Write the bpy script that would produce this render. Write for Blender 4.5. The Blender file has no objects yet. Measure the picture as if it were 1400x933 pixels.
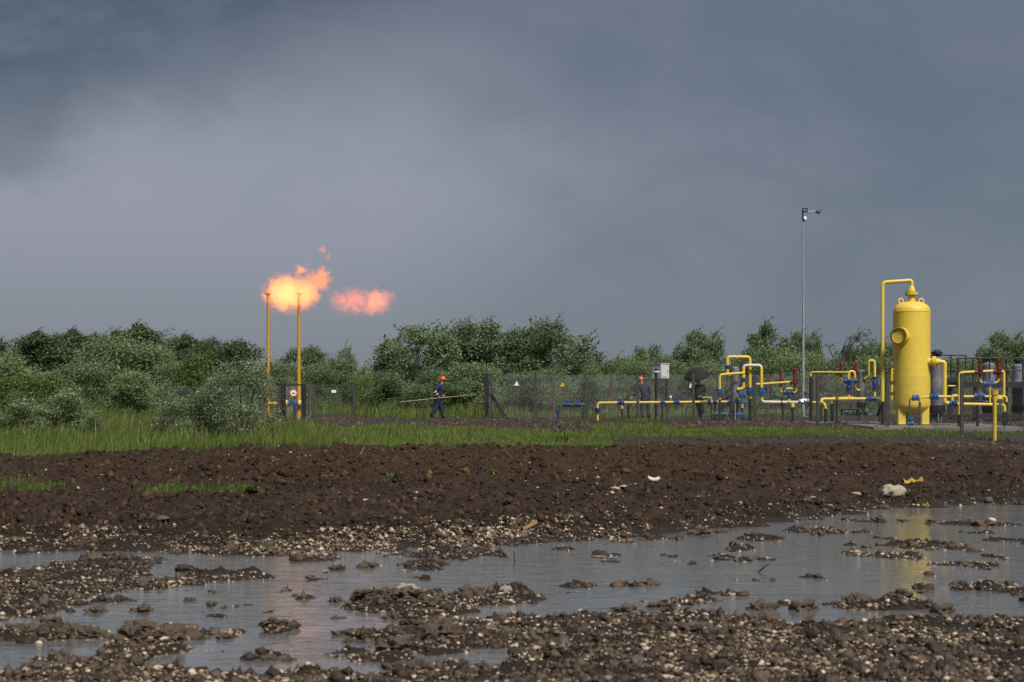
import bpy, math, random
import numpy as np
from mathutils import Vector, Matrix

scene = bpy.context.scene
C = bpy.context.collection
R = math.radians
FPX = 2400.0          # focal length in photo pixels (photo 1400 x 933)
HORIZON = 597.0       # photo row of the eye level
EYE = 1.5             # eye height above the puddle, metres

# ------------------------------------------------------------------ camera
cam_data = bpy.data.cameras.new('camera')
cam = bpy.data.objects.new('camera', cam_data)
C.objects.link(cam)
cam.location = (0, 0, EYE)
cam.rotation_euler = (R(90), 0, 0)
cam_data.sensor_width = 36.0
cam_data.lens = 36.0 * FPX / 1400.0
cam_data.shift_y = (HORIZON - 466.5) / 1400.0
cam_data.clip_start = 0.5
cam_data.clip_end = 9000.0
cam_data.dof.use_dof = True
cam_data.dof.focus_distance = 66.0
cam_data.dof.aperture_fstop = 4.5
scene.camera = cam

# ------------------------------------------------------------------ view
scene.view_settings.view_transform = 'Standard'
scene.view_settings.look = 'None'
scene.view_settings.gamma = 1.0
scene.view_settings.use_curve_mapping = False
EXPOSURE = 1.6
scene.view_settings.exposure = EXPOSURE
scene.cycles.use_denoising = True
scene.cycles.max_bounces = 8
scene.cycles.transparent_max_bounces = 16
scene.cycles.volume_bounces = 0
scene.cycles.volume_max_steps = 256

# ------------------------------------------------------------------ node helpers
class NT:
    def __init__(self, tree):
        self.t = tree
        self.n = tree.nodes
        self.l = tree.links
    def add(self, kind, **kw):
        nd = self.n.new(kind)
        for k, v in kw.items():
            if k.startswith('_'):
                setattr(nd, k[1:], v)
        for k, v in kw.items():
            if not k.startswith('_'):
                key = int(k[1:]) if k[0] == 'i' and k[1:].isdigit() else k.replace('__', ' ')
                self.put(nd.inputs[key], v)
        return nd
    def put(self, sock, v):
        if isinstance(v, bpy.types.NodeSocket):
            self.l.new(v, sock)
        elif isinstance(v, bpy.types.Node):
            self.l.new(v.outputs[0], sock)
        else:
            if sock.type == 'RGBA' and isinstance(v, (tuple, list)) and len(v) == 3:
                v = (*v, 1.0)
            sock.default_value = v
    def math(self, op, a, b=0.0, c=None, clamp=False):
        nd = self.n.new('ShaderNodeMath')
        nd.operation = op
        nd.use_clamp = clamp
        self.put(nd.inputs[0], a)
        self.put(nd.inputs[1], b)
        if c is not None:
            self.put(nd.inputs[2], c)
        return nd.outputs[0]
    def vmath(self, op, a, b=(0, 0, 0)):
        nd = self.n.new('ShaderNodeVectorMath')
        nd.operation = op
        self.put(nd.inputs[0], a)
        self.put(nd.inputs[1], b)
        return nd.outputs['Value'] if op in ('LENGTH', 'DOT_PRODUCT') else nd.outputs[0]
    def smooth(self, v, lo, hi, a=0.0, b=1.0):
        nd = self.n.new('ShaderNodeMapRange')
        nd.interpolation_type = 'SMOOTHSTEP'
        self.put(nd.inputs[0], v)
        for i, x in enumerate((lo, hi, a, b)):
            nd.inputs[i + 1].default_value = x
        return nd.outputs[0]
    def mix(self, f, a, b, blend='MIX'):
        nd = self.n.new('ShaderNodeMix')
        nd.data_type = 'RGBA'
        nd.blend_type = blend
        self.put(nd.inputs[0], f)
        self.put(nd.inputs[6], a)
        self.put(nd.inputs[7], b)
        return nd.outputs[2]
    def noise(self, vec, scale, detail=4.0, rough=0.55, dist=0.0):
        nd = self.n.new('ShaderNodeTexNoise')
        if vec is not None:
            self.l.new(vec, nd.inputs['Vector'])
        nd.inputs['Scale'].default_value = scale
        nd.inputs['Detail'].default_value = detail
        nd.inputs['Roughness'].default_value = rough
        nd.inputs['Distortion'].default_value = dist
        return nd.outputs[0]
    def ramp(self, f, stops):
        nd = self.n.new('ShaderNodeValToRGB')
        e = nd.color_ramp.elements
        while len(e) < len(stops):
            e.new(0.5)
        for i, (p, col) in enumerate(stops):
            e[i].position = p
            e[i].color = (*col, 1.0)
        self.put(nd.inputs[0], f)
        return nd.outputs[0]

# ------------------------------------------------------------------ world: storm sky over a Nishita sky
SUN_ELEV, SUN_AZ = 47.0, 152.0       # azimuth clockwise from the view direction: behind the camera, to the right
world = bpy.data.worlds.new('World')
scene.world = world
world.use_nodes = True
w = NT(world.node_tree)
w.n.clear()
sky = w.add('ShaderNodeTexSky', _sky_type='NISHITA', _sun_disc=False,
            _sun_elevation=R(SUN_ELEV), _sun_rotation=R(SUN_AZ))
tc = w.add('ShaderNodeTexCoord').outputs['Generated']
sep = w.add('ShaderNodeSeparateXYZ', Vector=tc)
sx, sz = sep.outputs[0], sep.outputs[2]
stretch = w.vmath('MULTIPLY', tc, (1.0, 1.0, 1.7))
n1 = w.noise(w.vmath('ADD', stretch, (3.1, 0.4, 0.7)), 2.6, 6.0, 0.52, 0.35)
n2 = w.noise(w.vmath('ADD', stretch, (7.7, 1.4, 2.2)), 6.0, 9.0, 0.60, 0.55)
# a cloud deck hangs above a paler rain curtain
s = w.math('ADD', w.math('MULTIPLY_ADD', sx, -0.22, sz), w.math('MULTIPLY', w.math('SUBTRACT', n1, 0.5), 0.16))
s = w.math('ADD', s, w.math('MULTIPLY', w.math('SUBTRACT', n2, 0.5), 0.13))
deck = w.smooth(s, 0.192, 0.268)
pale = w.math('ADD', w.math('MULTIPLY', w.math('ADD', sx, 0.05), -1.9), w.math('MULTIPLY', w.math('SUBTRACT', n1, 0.5), 2.2))
pale = w.math('ADD', pale, w.math('MULTIPLY', w.math('SUBTRACT', n2, 0.5), 1.0))
pale = w.math('MULTIPLY', w.smooth(pale, -0.85, 0.50), w.smooth(sz, 0.03, 0.15, 0.35, 1.0))
k = 10.0 / (2 ** EXPOSURE)
def kc(c): return tuple(x * k for x in c)
curtain = w.mix(pale, kc((0.108, 0.130, 0.174)), kc((0.280, 0.284, 0.334)))
dark = w.mix(w.smooth(n2, 0.35, 0.68), kc((0.046, 0.064, 0.090)), kc((0.112, 0.133, 0.172)))
cloud = w.mix(deck, curtain, dark)
# overcast sky grows lighter towards the zenith
zen = w.smooth(sz, 0.32, 0.95, 0.0, 1.0)
cloud = w.mix(zen, cloud, w.mix(n1, (1.35, 1.50, 1.70), (2.7, 2.85, 3.0)))
col = w.mix(0.035, cloud, sky.outputs[0])
bg = w.add('ShaderNodeBackground', Color=col, Strength=0.1)
w.add('ShaderNodeOutputWorld', Surface=bg)

sun_data = bpy.data.lights.new('sun', 'SUN')
sun_data.energy = 1.5
sun_data.angle = R(14.0)
sun_data.color = (1.0, 0.95, 0.87)
sun = bpy.data.objects.new('sun', sun_data)
C.objects.link(sun)
sd = Vector((math.sin(R(SUN_AZ)) * math.cos(R(SUN_ELEV)), math.cos(R(SUN_AZ)) * math.cos(R(SUN_ELEV)), math.sin(R(SUN_ELEV))))
sun.rotation_euler = (-sd).to_track_quat('-Z', 'Y').to_euler()
sun.location = sd * 60

# ------------------------------------------------------------------ coordinates
def P(px, py, D):
    """photo pixel at depth D -> world point"""
    return Vector(((px - 700.0) / FPX * D, D, EYE - (py - HORIZON) / FPX * D))
def px2m(w_, D): return w_ / FPX * D

def _hash(ix, iy, seed):
    n = (ix.astype(np.int64) * 374761393 + iy.astype(np.int64) * 668265263 + seed * 1442695041) & 0xffffffff
    n = ((n ^ (n >> 13)) * 1274126177) & 0xffffffff
    n = ((n ^ (n >> 16)) * 2246822519) & 0xffffffff
    return ((n ^ (n >> 15)) & 0xffffff) / float(0xffffff)
def vnoise(x, y, seed=0):
    ix, iy = np.floor(x), np.floor(y)
    fx, fy = x - ix, y - iy
    ux, uy = fx * fx * (3 - 2 * fx), fy * fy * (3 - 2 * fy)
    a, b = _hash(ix, iy, seed), _hash(ix + 1, iy, seed)
    c, d = _hash(ix, iy + 1, seed), _hash(ix + 1, iy + 1, seed)
    return (a + (b - a) * ux) * (1 - uy) + (c + (d - c) * ux) * uy - 0.5
def fbm(x, y, octv=4, seed=0, gain=0.5):
    s_, a, f = 0.0, 1.0, 1.0
    for o in range(octv):
        s_ = s_ + a * vnoise(x * f + 13.7 * o, y * f - 7.3 * o, seed + o)
        a *= gain; f *= 2.03
    return s_
def sstep(v, lo, hi):
    t = np.clip((v - lo) / (hi - lo), 0, 1)
    return t * t * (3 - 2 * t)

# ------------------------------------------------------------------ terrain design
BX = np.array([-6.56, -2.8, 0.0, 2.25, 5.36, 9.0, 11.7]);  BY = np.array([23.4, 23.2, 24.9, 27.0, 33.0, 38.5, 40.0])
TX = np.array([-11.5, -7.2, -3.75, 3.9, 8.3, 15.5]);        TY = np.array([39.5, 43.0, 45.0, 47.0, 50.0, 53.0])
TE = np.array([625.0, 613.0, 609.5, 609.5, 613.0, 616.0])     # photo row of the bank's upper edge
def wp(px, py):
    """a photo pixel on the level of the water -> X, Y"""
    Y = EYE * FPX / (py - HORIZON)
    return (px - 700.0) / FPX * Y, Y
# spits, bars and clod banks standing in the puddle: cx, cy, rx, ry (photo px), height
BARS = [(60, 800, 120, 45, .10), (20, 835, 80, 14, .085), (150, 800, 70, 9, .08), (205, 800, 60, 7, .08), (240, 793, 30, 5, .075),
        (308, 789, 62, 7, .10), (285, 786, 30, 5, .10), (120, 822, 70, 6, .06),
        (60, 868, 85, 13, .105), (225, 868, 70, 12, .10), (200, 888, 60, 12, .10), (150, 908, 55, 11, .10), (50, 910, 26, 7, .10),
        (320, 868, 16, 5, .07), (385, 862, 24, 6, .08), (378, 808, 14, 4, .06), (395, 885, 40, 5, .06),
        (545, 823, 66, 14, .10), (640, 820, 95, 11, .09), (600, 838, 50, 10, .08), (690, 812, 22, 9, .11),
        (500, 866, 45, 12, .08), (590, 872, 110, 19, .10), (700, 872, 90, 16, .09), (660, 852, 90, 8, .08), (540, 905, 40, 11, .09),
        (490, 900, 45, 12, .09), (640, 925, 120, 12, .08), (780, 858, 60, 20, .10),
        (505, 775, 20, 5, .07), (575, 775, 42, 6, .075), (457, 779, 10, 5, .08), (620, 757, 75, 9, .09), (530, 760, 40, 5, .07), (430, 763, 40, 5, .07),
        (1275, 747, 58, 7, .09), (1225, 761, 48, 4, .07), (1310, 774, 45, 5, .075), (1385, 741, 28, 5, .08), (1378, 807, 40, 13, .09),
        (1210, 829, 75, 8, .085), (1045, 737, 40, 4, .075), (980, 812, 50, 5, .065), (1060, 735, 30, 3, .06), (1180, 758, 16, 4, .07),
        (1262, 806, 10, 4, .08), (1305, 803, 16, 5, .08), (1115, 728, 40, 3, .07), (1330, 717, 60, 4, .08), (1180, 712, 30, 3, .06),
        (905, 735, 50, 4, .06), (845, 742, 30, 4, .06), (930, 770, 20, 3, .06), (1020, 793, 22, 3, .06), (850, 800, 22, 4, .06), (940, 825, 60, 5, .07)]
_rb = random.Random(12)
for _ in range(34):
    BARS.append((_rb.uniform(770, 1400), _rb.uniform(722, 832), _rb.uniform(8, 26), _rb.uniform(1.5, 3.5), _rb.uniform(.055, .078)))
for _ in range(22):
    BARS.append((_rb.uniform(180, 740), _rb.uniform(768, 905), _rb.uniform(6, 20), _rb.uniform(1.5, 4), _rb.uniform(.055, .078)))
_B = []
for cx, cy, rx, ry, hh in BARS:
    X0, Y0 = wp(cx, cy)
    Yn, Yf = wp(cx, cy + ry)[1], wp(cx, cy - ry)[1]
    _B.append((X0, Y0, max(rx / FPX * Y0, .08), max((Yf - Yn) / 2, .16), hh))
_F = sorted(wp(*q) for q in [(-200, 930), (0, 924), (60, 918), (130, 912), (200, 914), (300, 911), (400, 919), (450, 922), (520, 928), (600, 922),
                             (700, 905), (745, 846), (800, 838), (860, 842), (930, 838), (1000, 845), (1100, 856), (1200, 850), (1300, 850), (1400, 843), (1600, 846)])
FX, FY = np.array([q[0] for q in _F]), np.array([q[1] for q in _F])

POOLS = []
def ground(X, Y, detail=True):
    X, Y = np.asarray(X, float), np.asarray(Y, float)
    wob = 0.5 * fbm(X * .55, Y * .55, 3, 91)
    Yb = np.interp(X, BX, BY) + 1.8 * wob + .8 * fbm(X * 2.1, Y * 1.3, 3, 92) + 3.0 * sstep(X, 1.5, 5) * fbm(X * .9, Y * .5, 3, 93)
    Yt = np.interp(X, TX, TY)
    zt = EYE - (np.interp(X, TX, TE) - HORIZON) / FPX * Yt
    zu = 1.3 + (np.minimum(Y, 160) - 44) * .0295
    zu = zu - (1.3 + (Yt - 44) * .0295 - zt) * (1 - sstep(Y, Yt, Yt + 8.0))
    t = np.clip((Y - Yb) / (Yt - Yb), 0, 1)
    z = np.where(Y >= Yt, zu, zt * t)
    flat = 1 - sstep(t, 0.0, 0.10)
    wx, wy = X + .22 * fbm(X * 3, Y * 2, 3, 5), Y + .42 * fbm(X * 2.2, Y * 1.5, 3, 6)
    land = np.zeros_like(z + wob)
    m = (Y > 8) & (Y < 42)
    for X0, Y0, rX, rY, hh in _B:
        d2 = ((wx - X0) / rX) ** 2 + ((wy - Y0) / rY) ** 2
        land = np.maximum(land, hh * np.clip(1.25 - d2, 0, 1) ** .6)
    front = np.interp(wx, FX, FY)
    land = np.maximum(land, .098 * sstep(front - wy, -.25, .35))
    land = np.maximum(land, .10 * sstep(Y, Yb - 1.1, Yb))
    near = sstep(Y, 8.0, 9.5)
    land = land * near + .10 * (1 - near)
    z = z + flat * (land - .071)
    pool = np.zeros_like(z)
    for X0, Y0, rX, rY, zp in POOLS:
        d2 = ((X - X0) / rX) ** 2 + ((Y - Y0 + .3 * fbm(X * 1.1, Y * .3, 2, 12)) / rY) ** 2
        pm = 1 - sstep(d2, 1.8, 4.5)
        z = z * (1 - pm) + (zp - .06 + .11 * sstep(d2, .6, 1.7)) * pm
        pool = np.maximum(pool, pm)
    if detail:
        lm = np.clip(land / .08, 0, 1)
        wetn = .070 * fbm(X * 2.6, Y * 2.6, 3, 21) + .075 * np.maximum(fbm(X * 7.0, Y * 7.0, 3, 31) - .05, 0) + .040 * np.maximum(fbm(X * 17, Y * 17, 2, 35), 0) + .016 * fbm(X * 30, Y * 30, 1, 41)
        rid = .5 - np.abs(fbm(X * 2.4, Y * 2.4, 3, 61))
        soil = .11 * fbm(X * 1.0, Y * 1.0, 3, 51) + .09 * rid + .20 * np.maximum(fbm(X * 4.6, Y * 4.6, 3, 63), -.1) + .13 * fbm(X * 10, Y * 8, 2, 71)
        up = .09 * fbm(X * .8, Y * .8, 3, 81) + .07 * fbm(X * 2.6, Y * 2.2, 3, 82)
        sm = sstep(Y, Yb - .6, Yb + 1.2) * (1 - sstep(Y - Yt, -1.6, .4)) * (.6 + .4 * (1 - flat))
        um = sstep(Y - Yt, -.3, .8) * (1 - sstep(Y, 90, 150)) * (1 - .75 * pool)
        z = z + flat * (.35 + .65 * lm) * wetn + sm * soil + um * up
    return z, t, land, flat, Yt

for pa_, pb_, py_, ry_ in ((1055, 1210, 609.5, 1.3), (880, 985, 604, .8), (505, 572, 578, 1.0), (860, 945, 577.5, 1.2)):
    Ds_ = np.arange(45.0, 90, .1)
    zs0 = ground(((pa_ + pb_) / 2 - 700) / FPX * Ds_, Ds_, False)[0]
    k0 = int(np.where((zs0 >= EYE - (py_ - HORIZON) / FPX * Ds_))[0][0])
    POOLS.append((((pa_ + pb_) / 2 - 700) / FPX * Ds_[k0], Ds_[k0], (pb_ - pa_) / 2 / FPX * Ds_[k0], ry_, float(zs0[k0])))
def gz(x, y):
    return float(ground(np.array([x]), np.array([y]))[0][0])
def PG(px, D, dz=0.0):
    x = (px - 700.0) / FPX * D
    return Vector((x, D, gz(x, D) + dz))

def grass_mask(X, Y, z):
    """where grass grows on the terrace, designed on the plan of the site"""
    px = X / Y * FPX + 700
    py = HORIZON - (z - EYE) / Y * FPX
    Yt = np.interp(X, TX, TY)
    edge = (Y - Yt) + 2.6 * fbm(X * .9, Y * .6, 3, 7)
    g = sstep(edge, -2.0, .5)
    n = fbm(X * .45, Y * .25, 3, 17)
    # right of the centre the strip in front of the fence is mud
    mud_front = sstep(px, 800, 880) * sstep(py, 597.5, 600.5)
    mud_front2 = sstep(px, 840, 900) * sstep(py, 594 + 7 * n, 600 + 7 * n) * .9
    # the wheel track in front of the fence and behind the left enclosure
    tr = sstep(px, 440, 500) * (1 - sstep(px, 800, 900)) * sstep(py + 5 * n, 569.5, 572.5) * (1 - sstep(py + 6 * n, 583, 587))
    heap = sstep(px, 640, 700) * (1 - sstep(px, 790, 830)) * sstep(py, 582, 584) * (1 - sstep(py + 4 * n, 590, 593)) * .9
    encl = sstep(px, 400, 430) * (1 - sstep(px, 480, 500)) * sstep(py, 566, 569) * (1 - sstep(py, 581, 584))
    yard = sstep(px, 840, 960) * sstep(py + 4 * n, 569, 573) * (1 - sstep(py + 3 * n, 584 , 587))
    yard2 = sstep(px, 1120, 1200) * sstep(py + 4 * n, 565, 569) * (1 - sstep(py + 3 * n, 586, 589))
    patch = np.exp(-(((px - 185) / 40) ** 2 + ((py - 569) / 6) ** 2))
    for q in (mud_front, mud_front2, tr, heap, encl, yard, yard2, patch):
        g = g * (1 - np.clip(q, 0, 1))
    # strip of weeds on the soil at the left
    Ys = 31.3 + .35 * fbm(X * .7, Y * 0, 2, 19)
    strip = (1 - sstep(np.abs(Y - Ys), .15, .55)) * (1 - sstep(X, -4.9, -4.2)) * sstep(fbm(X * 1.1, Y * .4, 2, 23), -.28, .05)
    g = np.maximum(g, .85 * strip)
    return np.clip(g, 0, 1)

# ------------------------------------------------------------------ object helpers
def setp(o, label=None, cat=None, group=None, kind=None):
    if label: o['label'] = label
    if cat: o['category'] = cat
    if group: o['group'] = group
    if kind: o['kind'] = kind
    return o
def thing(name, label, cat, loc, group=None):
    o = bpy.data.objects.new(name, None)
    o.empty_display_size = .2
    C.objects.link(o)
    o.location = loc
    return setp(o, label, cat, group)
def attach(o, parent, world=True):
    o.parent = parent
    if parent.parent is None:          # meshes hold world coordinates
        o.matrix_parent_inverse = Matrix.Translation(-Vector(parent.location))
    return o

class MB:
    """mesh builder: world-space vertices, flat and smooth faces"""
    def __init__(self):
        self.v, self.f, self.s = [], [], []
    def ring(self, c, u, v, r, n):
        b = len(self.v)
        for i in range(n):
            a = 2 * math.pi * i / n
            self.v.append(c + (u * math.cos(a) + v * math.sin(a)) * r)
        return b
    def face(self, idx, smooth=False):
        self.f.append(tuple(idx)); self.s.append(smooth)
    def bridge(self, a, b, n, smooth=True):
        for i in range(n):
            j = (i + 1) % n
            self.face((a + i, a + j, b + j, b + i), smooth)
    @staticmethod
    def frame(d):
        d = d.normalized()
        h = Vector((0, 0, 1)) if abs(d.z) < .9 else Vector((1, 0, 0))
        u = d.cross(h).normalized()
        return d, u, d.cross(u)
    def path(self, pts, radii, n=10, caps=True):
        pts = [Vector(p) for p in pts]
        if not isinstance(radii, (list, tuple)):
            radii = [radii] * len(pts)
        d, u, v = self.frame(pts[1] - pts[0])
        rings = []
        for i, p in enumerate(pts):
            if i == 0: t = pts[1] - pts[0]
            elif i == len(pts) - 1: t = pts[-1] - pts[-2]
            else: t = (pts[i + 1] - p).normalized() + (p - pts[i - 1]).normalized()
            t = t.normalized()
            q = d.rotation_difference(t)
            u = (q @ u).normalized(); v = t.cross(u); d = t
            rings.append(self.ring(p, u, v, radii[i], n))
        for a, b in zip(rings, rings[1:]):
            self.bridge(a, b, n)
        if caps:
            for r0, sg in ((rings[0], -1), (rings[-1], 1)):
                c0 = len(self.v)
                self.v += [self.v[r0 + i].copy() for i in range(n)]
                self.face([c0 + i for i in range(n)][::sg])
        return self
    def pipe(self, pts, r, bend=None, n=12):
        """polyline with rounded elbows"""
        pts = [Vector(p) for p in pts]
        bend = bend if bend is not None else r * 2.6
        out = [pts[0]]
        for a, b, c in zip(pts, pts[1:], pts[2:]):
            d1, d2 = (a - b), (c - b)
            m = min(bend, d1.length * .49, d2.length * .49)
            p1, p2 = b + d1.normalized() * m, b + d2.normalized() * m
            for i in range(7):
                t = i / 6
                out.append(p1 * (1 - t) ** 2 + b * 2 * t * (1 - t) + p2 * t * t)
        out.append(pts[-1])
        return self.path(out, r, n)
    def cyl(self, a, b, r0, r1=None, n=12):
        return self.path([a, b], [r0, r0 if r1 is None else r1], n)
    def lathe(self, o, axis, prof, n=16):
        """prof: (distance along axis, radius)"""
        o = Vector(o)
        d, u, v = self.frame(Vector(axis))
        n_ = len(prof)
        def seg(i): return Vector((prof[i + 1][0] - prof[i][0], prof[i + 1][1] - prof[i][1]))
        prev = None
        for i in range(n_):
            h, r = prof[i]
            hard = 0 < i < n_ - 1 and seg(i - 1).length > 1e-6 and seg(i).length > 1e-6 and seg(i - 1).angle(seg(i)) > .6
            cur = self.ring(o + d * h, u, v, max(r, 1e-4), n)
            if prev is not None:
                self.bridge(prev, cur, n)
            prev = self.ring(o + d * h, u, v, max(r, 1e-4), n) if hard else cur
        for i, sg in ((0, -1), (n_ - 1, 1)):
            if prof[i][1] > 2e-3:
                c0 = self.ring(o + d * prof[i][0], u, v, prof[i][1], n)
                self.face([c0 + j for j in range(n)][::sg])
        return self
    def box(self, c, size, rot=None):
        c = Vector(c); sx_, sy_, sz_ = (q / 2 for q in size)
        b = len(self.v)
        for x in (-sx_, sx_):
            for y in (-sy_, sy_):
                for z in (-sz_, sz_):
                    p = Vector((x, y, z))
                    if rot is not None: p = rot @ p
                    self.v.append(c + p)
        for f in ((0, 1, 3, 2), (4, 6, 7, 5), (0, 4, 5, 1), (2, 3, 7, 6), (0, 2, 6, 4), (1, 5, 7, 3)):
            self.face([b + i for i in f])
        return self
    def ball(self, c, r, nu=12, nv=8, rot=None):
        c = Vector(c)
        r = r if isinstance(r, (tuple, list)) else (r, r, r)
        b = len(self.v)
        for j in range(nv + 1):
            th = math.pi * (j / nv)
            th = min(max(th, .02), math.pi - .02)
            for i in range(nu):
                a = 2 * math.pi * i / nu
                p = Vector((r[0] * math.sin(th) * math.cos(a), r[1] * math.sin(th) * math.sin(a), r[2] * math.cos(th)))
                if rot is not None: p = rot @ p
                self.v.append(c + p)
        for j in range(nv):
            for i in range(nu):
                k_ = (i + 1) % nu
                self.face((b + j * nu + i, b + (j + 1) * nu + i, b + (j + 1) * nu + k_, b + j * nu + k_), True)
        self.face([b + i for i in range(nu)]); self.face([b + nv * nu + i for i in range(nu)][::-1])
        return self
    def torus(self, c, axis, R_, r, nu=20, nv=6):
        d, u, v = self.frame(Vector(axis)); c = Vector(c)
        b = len(self.v)
        for i in range(nu):
            a = 2 * math.pi * i / nu
            e = u * math.cos(a) + v * math.sin(a)
            for j in range(nv):
                q = 2 * math.pi * j / nv
                self.v.append(c + e * (R_ + r * math.cos(q)) + d * r * math.sin(q))
        for i in range(nu):
            for j in range(nv):
                i2, j2 = (i + 1) % nu, (j + 1) % nv
                self.face((b + i * nv + j, b + i2 * nv + j, b + i2 * nv + j2, b + i * nv + j2), True)
        return self
    def mesh(self, name):
        me = bpy.data.meshes.new(name)
        me.from_pydata([tuple(p) for p in self.v], [], self.f)
        me.polygons.foreach_set('use_smooth', self.s)
        me.update()
        return me
    def build(self, name, mat, parent=None, **props):
        me = self.mesh(name)
        me.materials.append(mat)
        o = bpy.data.objects.new(name, me)
        C.objects.link(o)
        if parent is not None:
            attach(o, parent)
        return setp(o, **props)

def np_mesh(name, verts, quads, mat, smooth=False, attrs=None):
    """verts (n,3); faces (m,3|4)"""
    me = bpy.data.meshes.new(name)
    nv, nf, kf = len(verts), len(quads), quads.shape[1]
    me.vertices.add(nv)
    me.vertices.foreach_set('co', np.ascontiguousarray(verts, dtype=np.float32).ravel())
    me.loops.add(nf * kf)
    me.loops.foreach_set('vertex_index', np.ascontiguousarray(quads, dtype=np.int32).ravel())
    me.polygons.add(nf)
    me.polygons.foreach_set('loop_start', np.arange(0, nf * kf, kf, dtype=np.int32))
    try:
        me.polygons.foreach_set('loop_total', np.full(nf, kf, dtype=np.int32))
    except Exception:
        pass
    me.polygons.foreach_set('use_smooth', np.full(nf, smooth, dtype=bool))
    me.update(calc_edges=True)
    for k_, arr in (attrs or {}).items():
        a = me.attributes.new(k_, 'FLOAT', 'POINT')
        a.data.foreach_set('value', np.ascontiguousarray(arr, dtype=np.float32).ravel())
    me.materials.append(mat)
    return me
def mesh_obj(name, me, parent=None, **props):
    o = bpy.data.objects.new(name, me)
    C.objects.link(o)
    if parent is not None: attach(o, parent)
    return setp(o, **props)

# ------------------------------------------------------------------ materials
def new_mat(name):
    m = bpy.data.materials.new(name)
    m.use_nodes = True
    t = NT(m.node_tree)
    t.n.clear()
    out = t.add('ShaderNodeOutputMaterial')
    return m, t, out
def paint(name, col, rough=.45, var=.25, scale=6.0, bump=.1, metal=0.0, spec=.5, dirt=None, dirt_amt=0.0):
    """painted or plain surface with blotchy wear"""
    m, t, out = new_mat(name)
    co = t.add('ShaderNodeTexCoord').outputs['Object']
    geo = t.add('ShaderNodeNewGeometry')
    n = t.noise(co, scale, 5, .6)
    nf = t.noise(co, scale * 9, 3, .6)
    c = t.mix(t.smooth(n, .3, .7), tuple(x * (1 - var) for x in col), tuple(min(1, x * (1 + var * .6)) for x in col))
    if dirt:
        c = t.mix(t.math('MULTIPLY', t.smooth(t.math('ADD', n, t.math('MULTIPLY', nf, .5)), .72, .98), dirt_amt), c, dirt)
    b = t.add('ShaderNodeBsdfPrincipled', Base__Color=c, Metallic=metal)
    t.put(b.inputs['Roughness'], t.math('ADD', t.math('MULTIPLY', nf, .25), rough - .12))
    b.inputs['Specular IOR Level'].default_value = spec
    if bump:
        bp = t.add('ShaderNodeBump', Strength=bump, Distance=.01, Height=nf)
        t.put(b.inputs['Normal'], bp.outputs[0])
    t.put(out.inputs[0], b)
    return m

M = {}
M['yellow'] = paint('yellow_paint', (.68, .49, .06), .5, .10, 2.2, .08, dirt=(.22, .15, .04), dirt_amt=.3)
M['yellow_pipe'] = paint('yellow_pipe_paint', (.70, .51, .055), .45, .2, 4, .08, dirt=(.16, .11, .04), dirt_amt=.4)
M['ochre'] = paint('ochre_stack_paint', (.52, .275, .02), .5, .25, 3, .1, dirt=(.12, .07, .03), dirt_amt=.5)
M['cream'] = paint('cream_pipe_paint', (.62, .56, .42), .5, .2, 3, .1, dirt=(.3, .26, .16), dirt_amt=.5)
M['blue'] = paint('blue_valve_paint', (.008, .032, .17), .42, .3, 9, .1)
M['light_blue'] = paint('light_blue_valve_paint', (.012, .085, .27), .45, .3, 9, .1)
M['teal'] = paint('teal_pipe_paint', (.015, .11, .12), .5, .3, 7, .1)
M['green_paint'] = paint('green_pipe_paint', (.02, .10, .04), .5, .3, 7, .1)
M['red'] = paint('red_valve_paint', (.13, .010, .010), .5, .3, 9, .1)
M['black'] = paint('black_steel_paint', (.012, .012, .014), .5, .3, 5, .1)
M['bolt_yellow'] = paint('shade_darkened_yellow_bolt', (.20, .125, .02), .6, .3, 20, 0)  # bolts painted darker to carry the shade of the notches between them
M['bolt'] = paint('dark_bolt_steel', (.06, .045, .03), .5, .3, 20, 0)
M['vessel_grey'] = paint('grey_vessel_paint', (.13, .125, .15), .5, .25, 3, .1, dirt=(.25, .25, .25), dirt_amt=.35)
M['post'] = paint('brown_grey_fence_post', (.042, .035, .031), .7, .3, 5, .2)
M['post_brown'] = paint('weathered_brown_post', (.085, .06, .046), .8, .3, 5, .3)
M['post_navy'] = paint('dark_navy_post', (.010, .013, .022), .5, .3, 5, .1)
M['wire'] = paint('galvanised_wire', (.24, .24, .24), .5, .2, 5, 0, metal=.3)
M['mast'] = paint('galvanised_mast', (.34, .35, .37), .45, .2, 3, .1, metal=.4)
M['cabinet'] = paint('pale_grey_cabinet', (.50, .50, .48), .5, .08, 3, .05, dirt=(.3, .28, .25), dirt_amt=.3)
M['foil'] = paint('silver_foil', (.78, .78, .80), .28, .15, 8, .8, metal=.8)
M['concrete'] = paint('wet_concrete', (.16, .14, .13), .6, .35, 1.5, .3)
M['white_sign'] = paint('white_sign_enamel', (.75, .75, .75), .4, .05, 8, 0)
M['red_sign'] = paint('red_sign_enamel', (.55, .02, .03), .4, .05, 8, 0)
M['yellow_sign'] = paint('yellow_sign_enamel', (.75, .52, .02), .4, .05, 8, 0)
M['ink'] = paint('black_sign_ink', (.02, .02, .025), .5, .05, 8, 0)
M['navy_cloth'] = paint('navy_work_cloth', (.011, .019, .060), .85, .35, 12, .5)
M['grey_cloth'] = paint('slate_grey_work_cloth', (.030, .033, .052), .85, .35, 12, .5)
M['black_cloth'] = paint('black_cloth', (.008, .008, .010), .8, .35, 12, .5)
M['umbrella'] = paint('black_umbrella_cloth', (.007, .007, .009), .85, .3, 8, .2)
M['orange'] = paint('orange_hard_hat', (.80, .09, .015), .35, .08, 8, 0)
M['skin'] = paint('skin', (.42, .22, .15), .55, .12, 20, .1)
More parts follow.
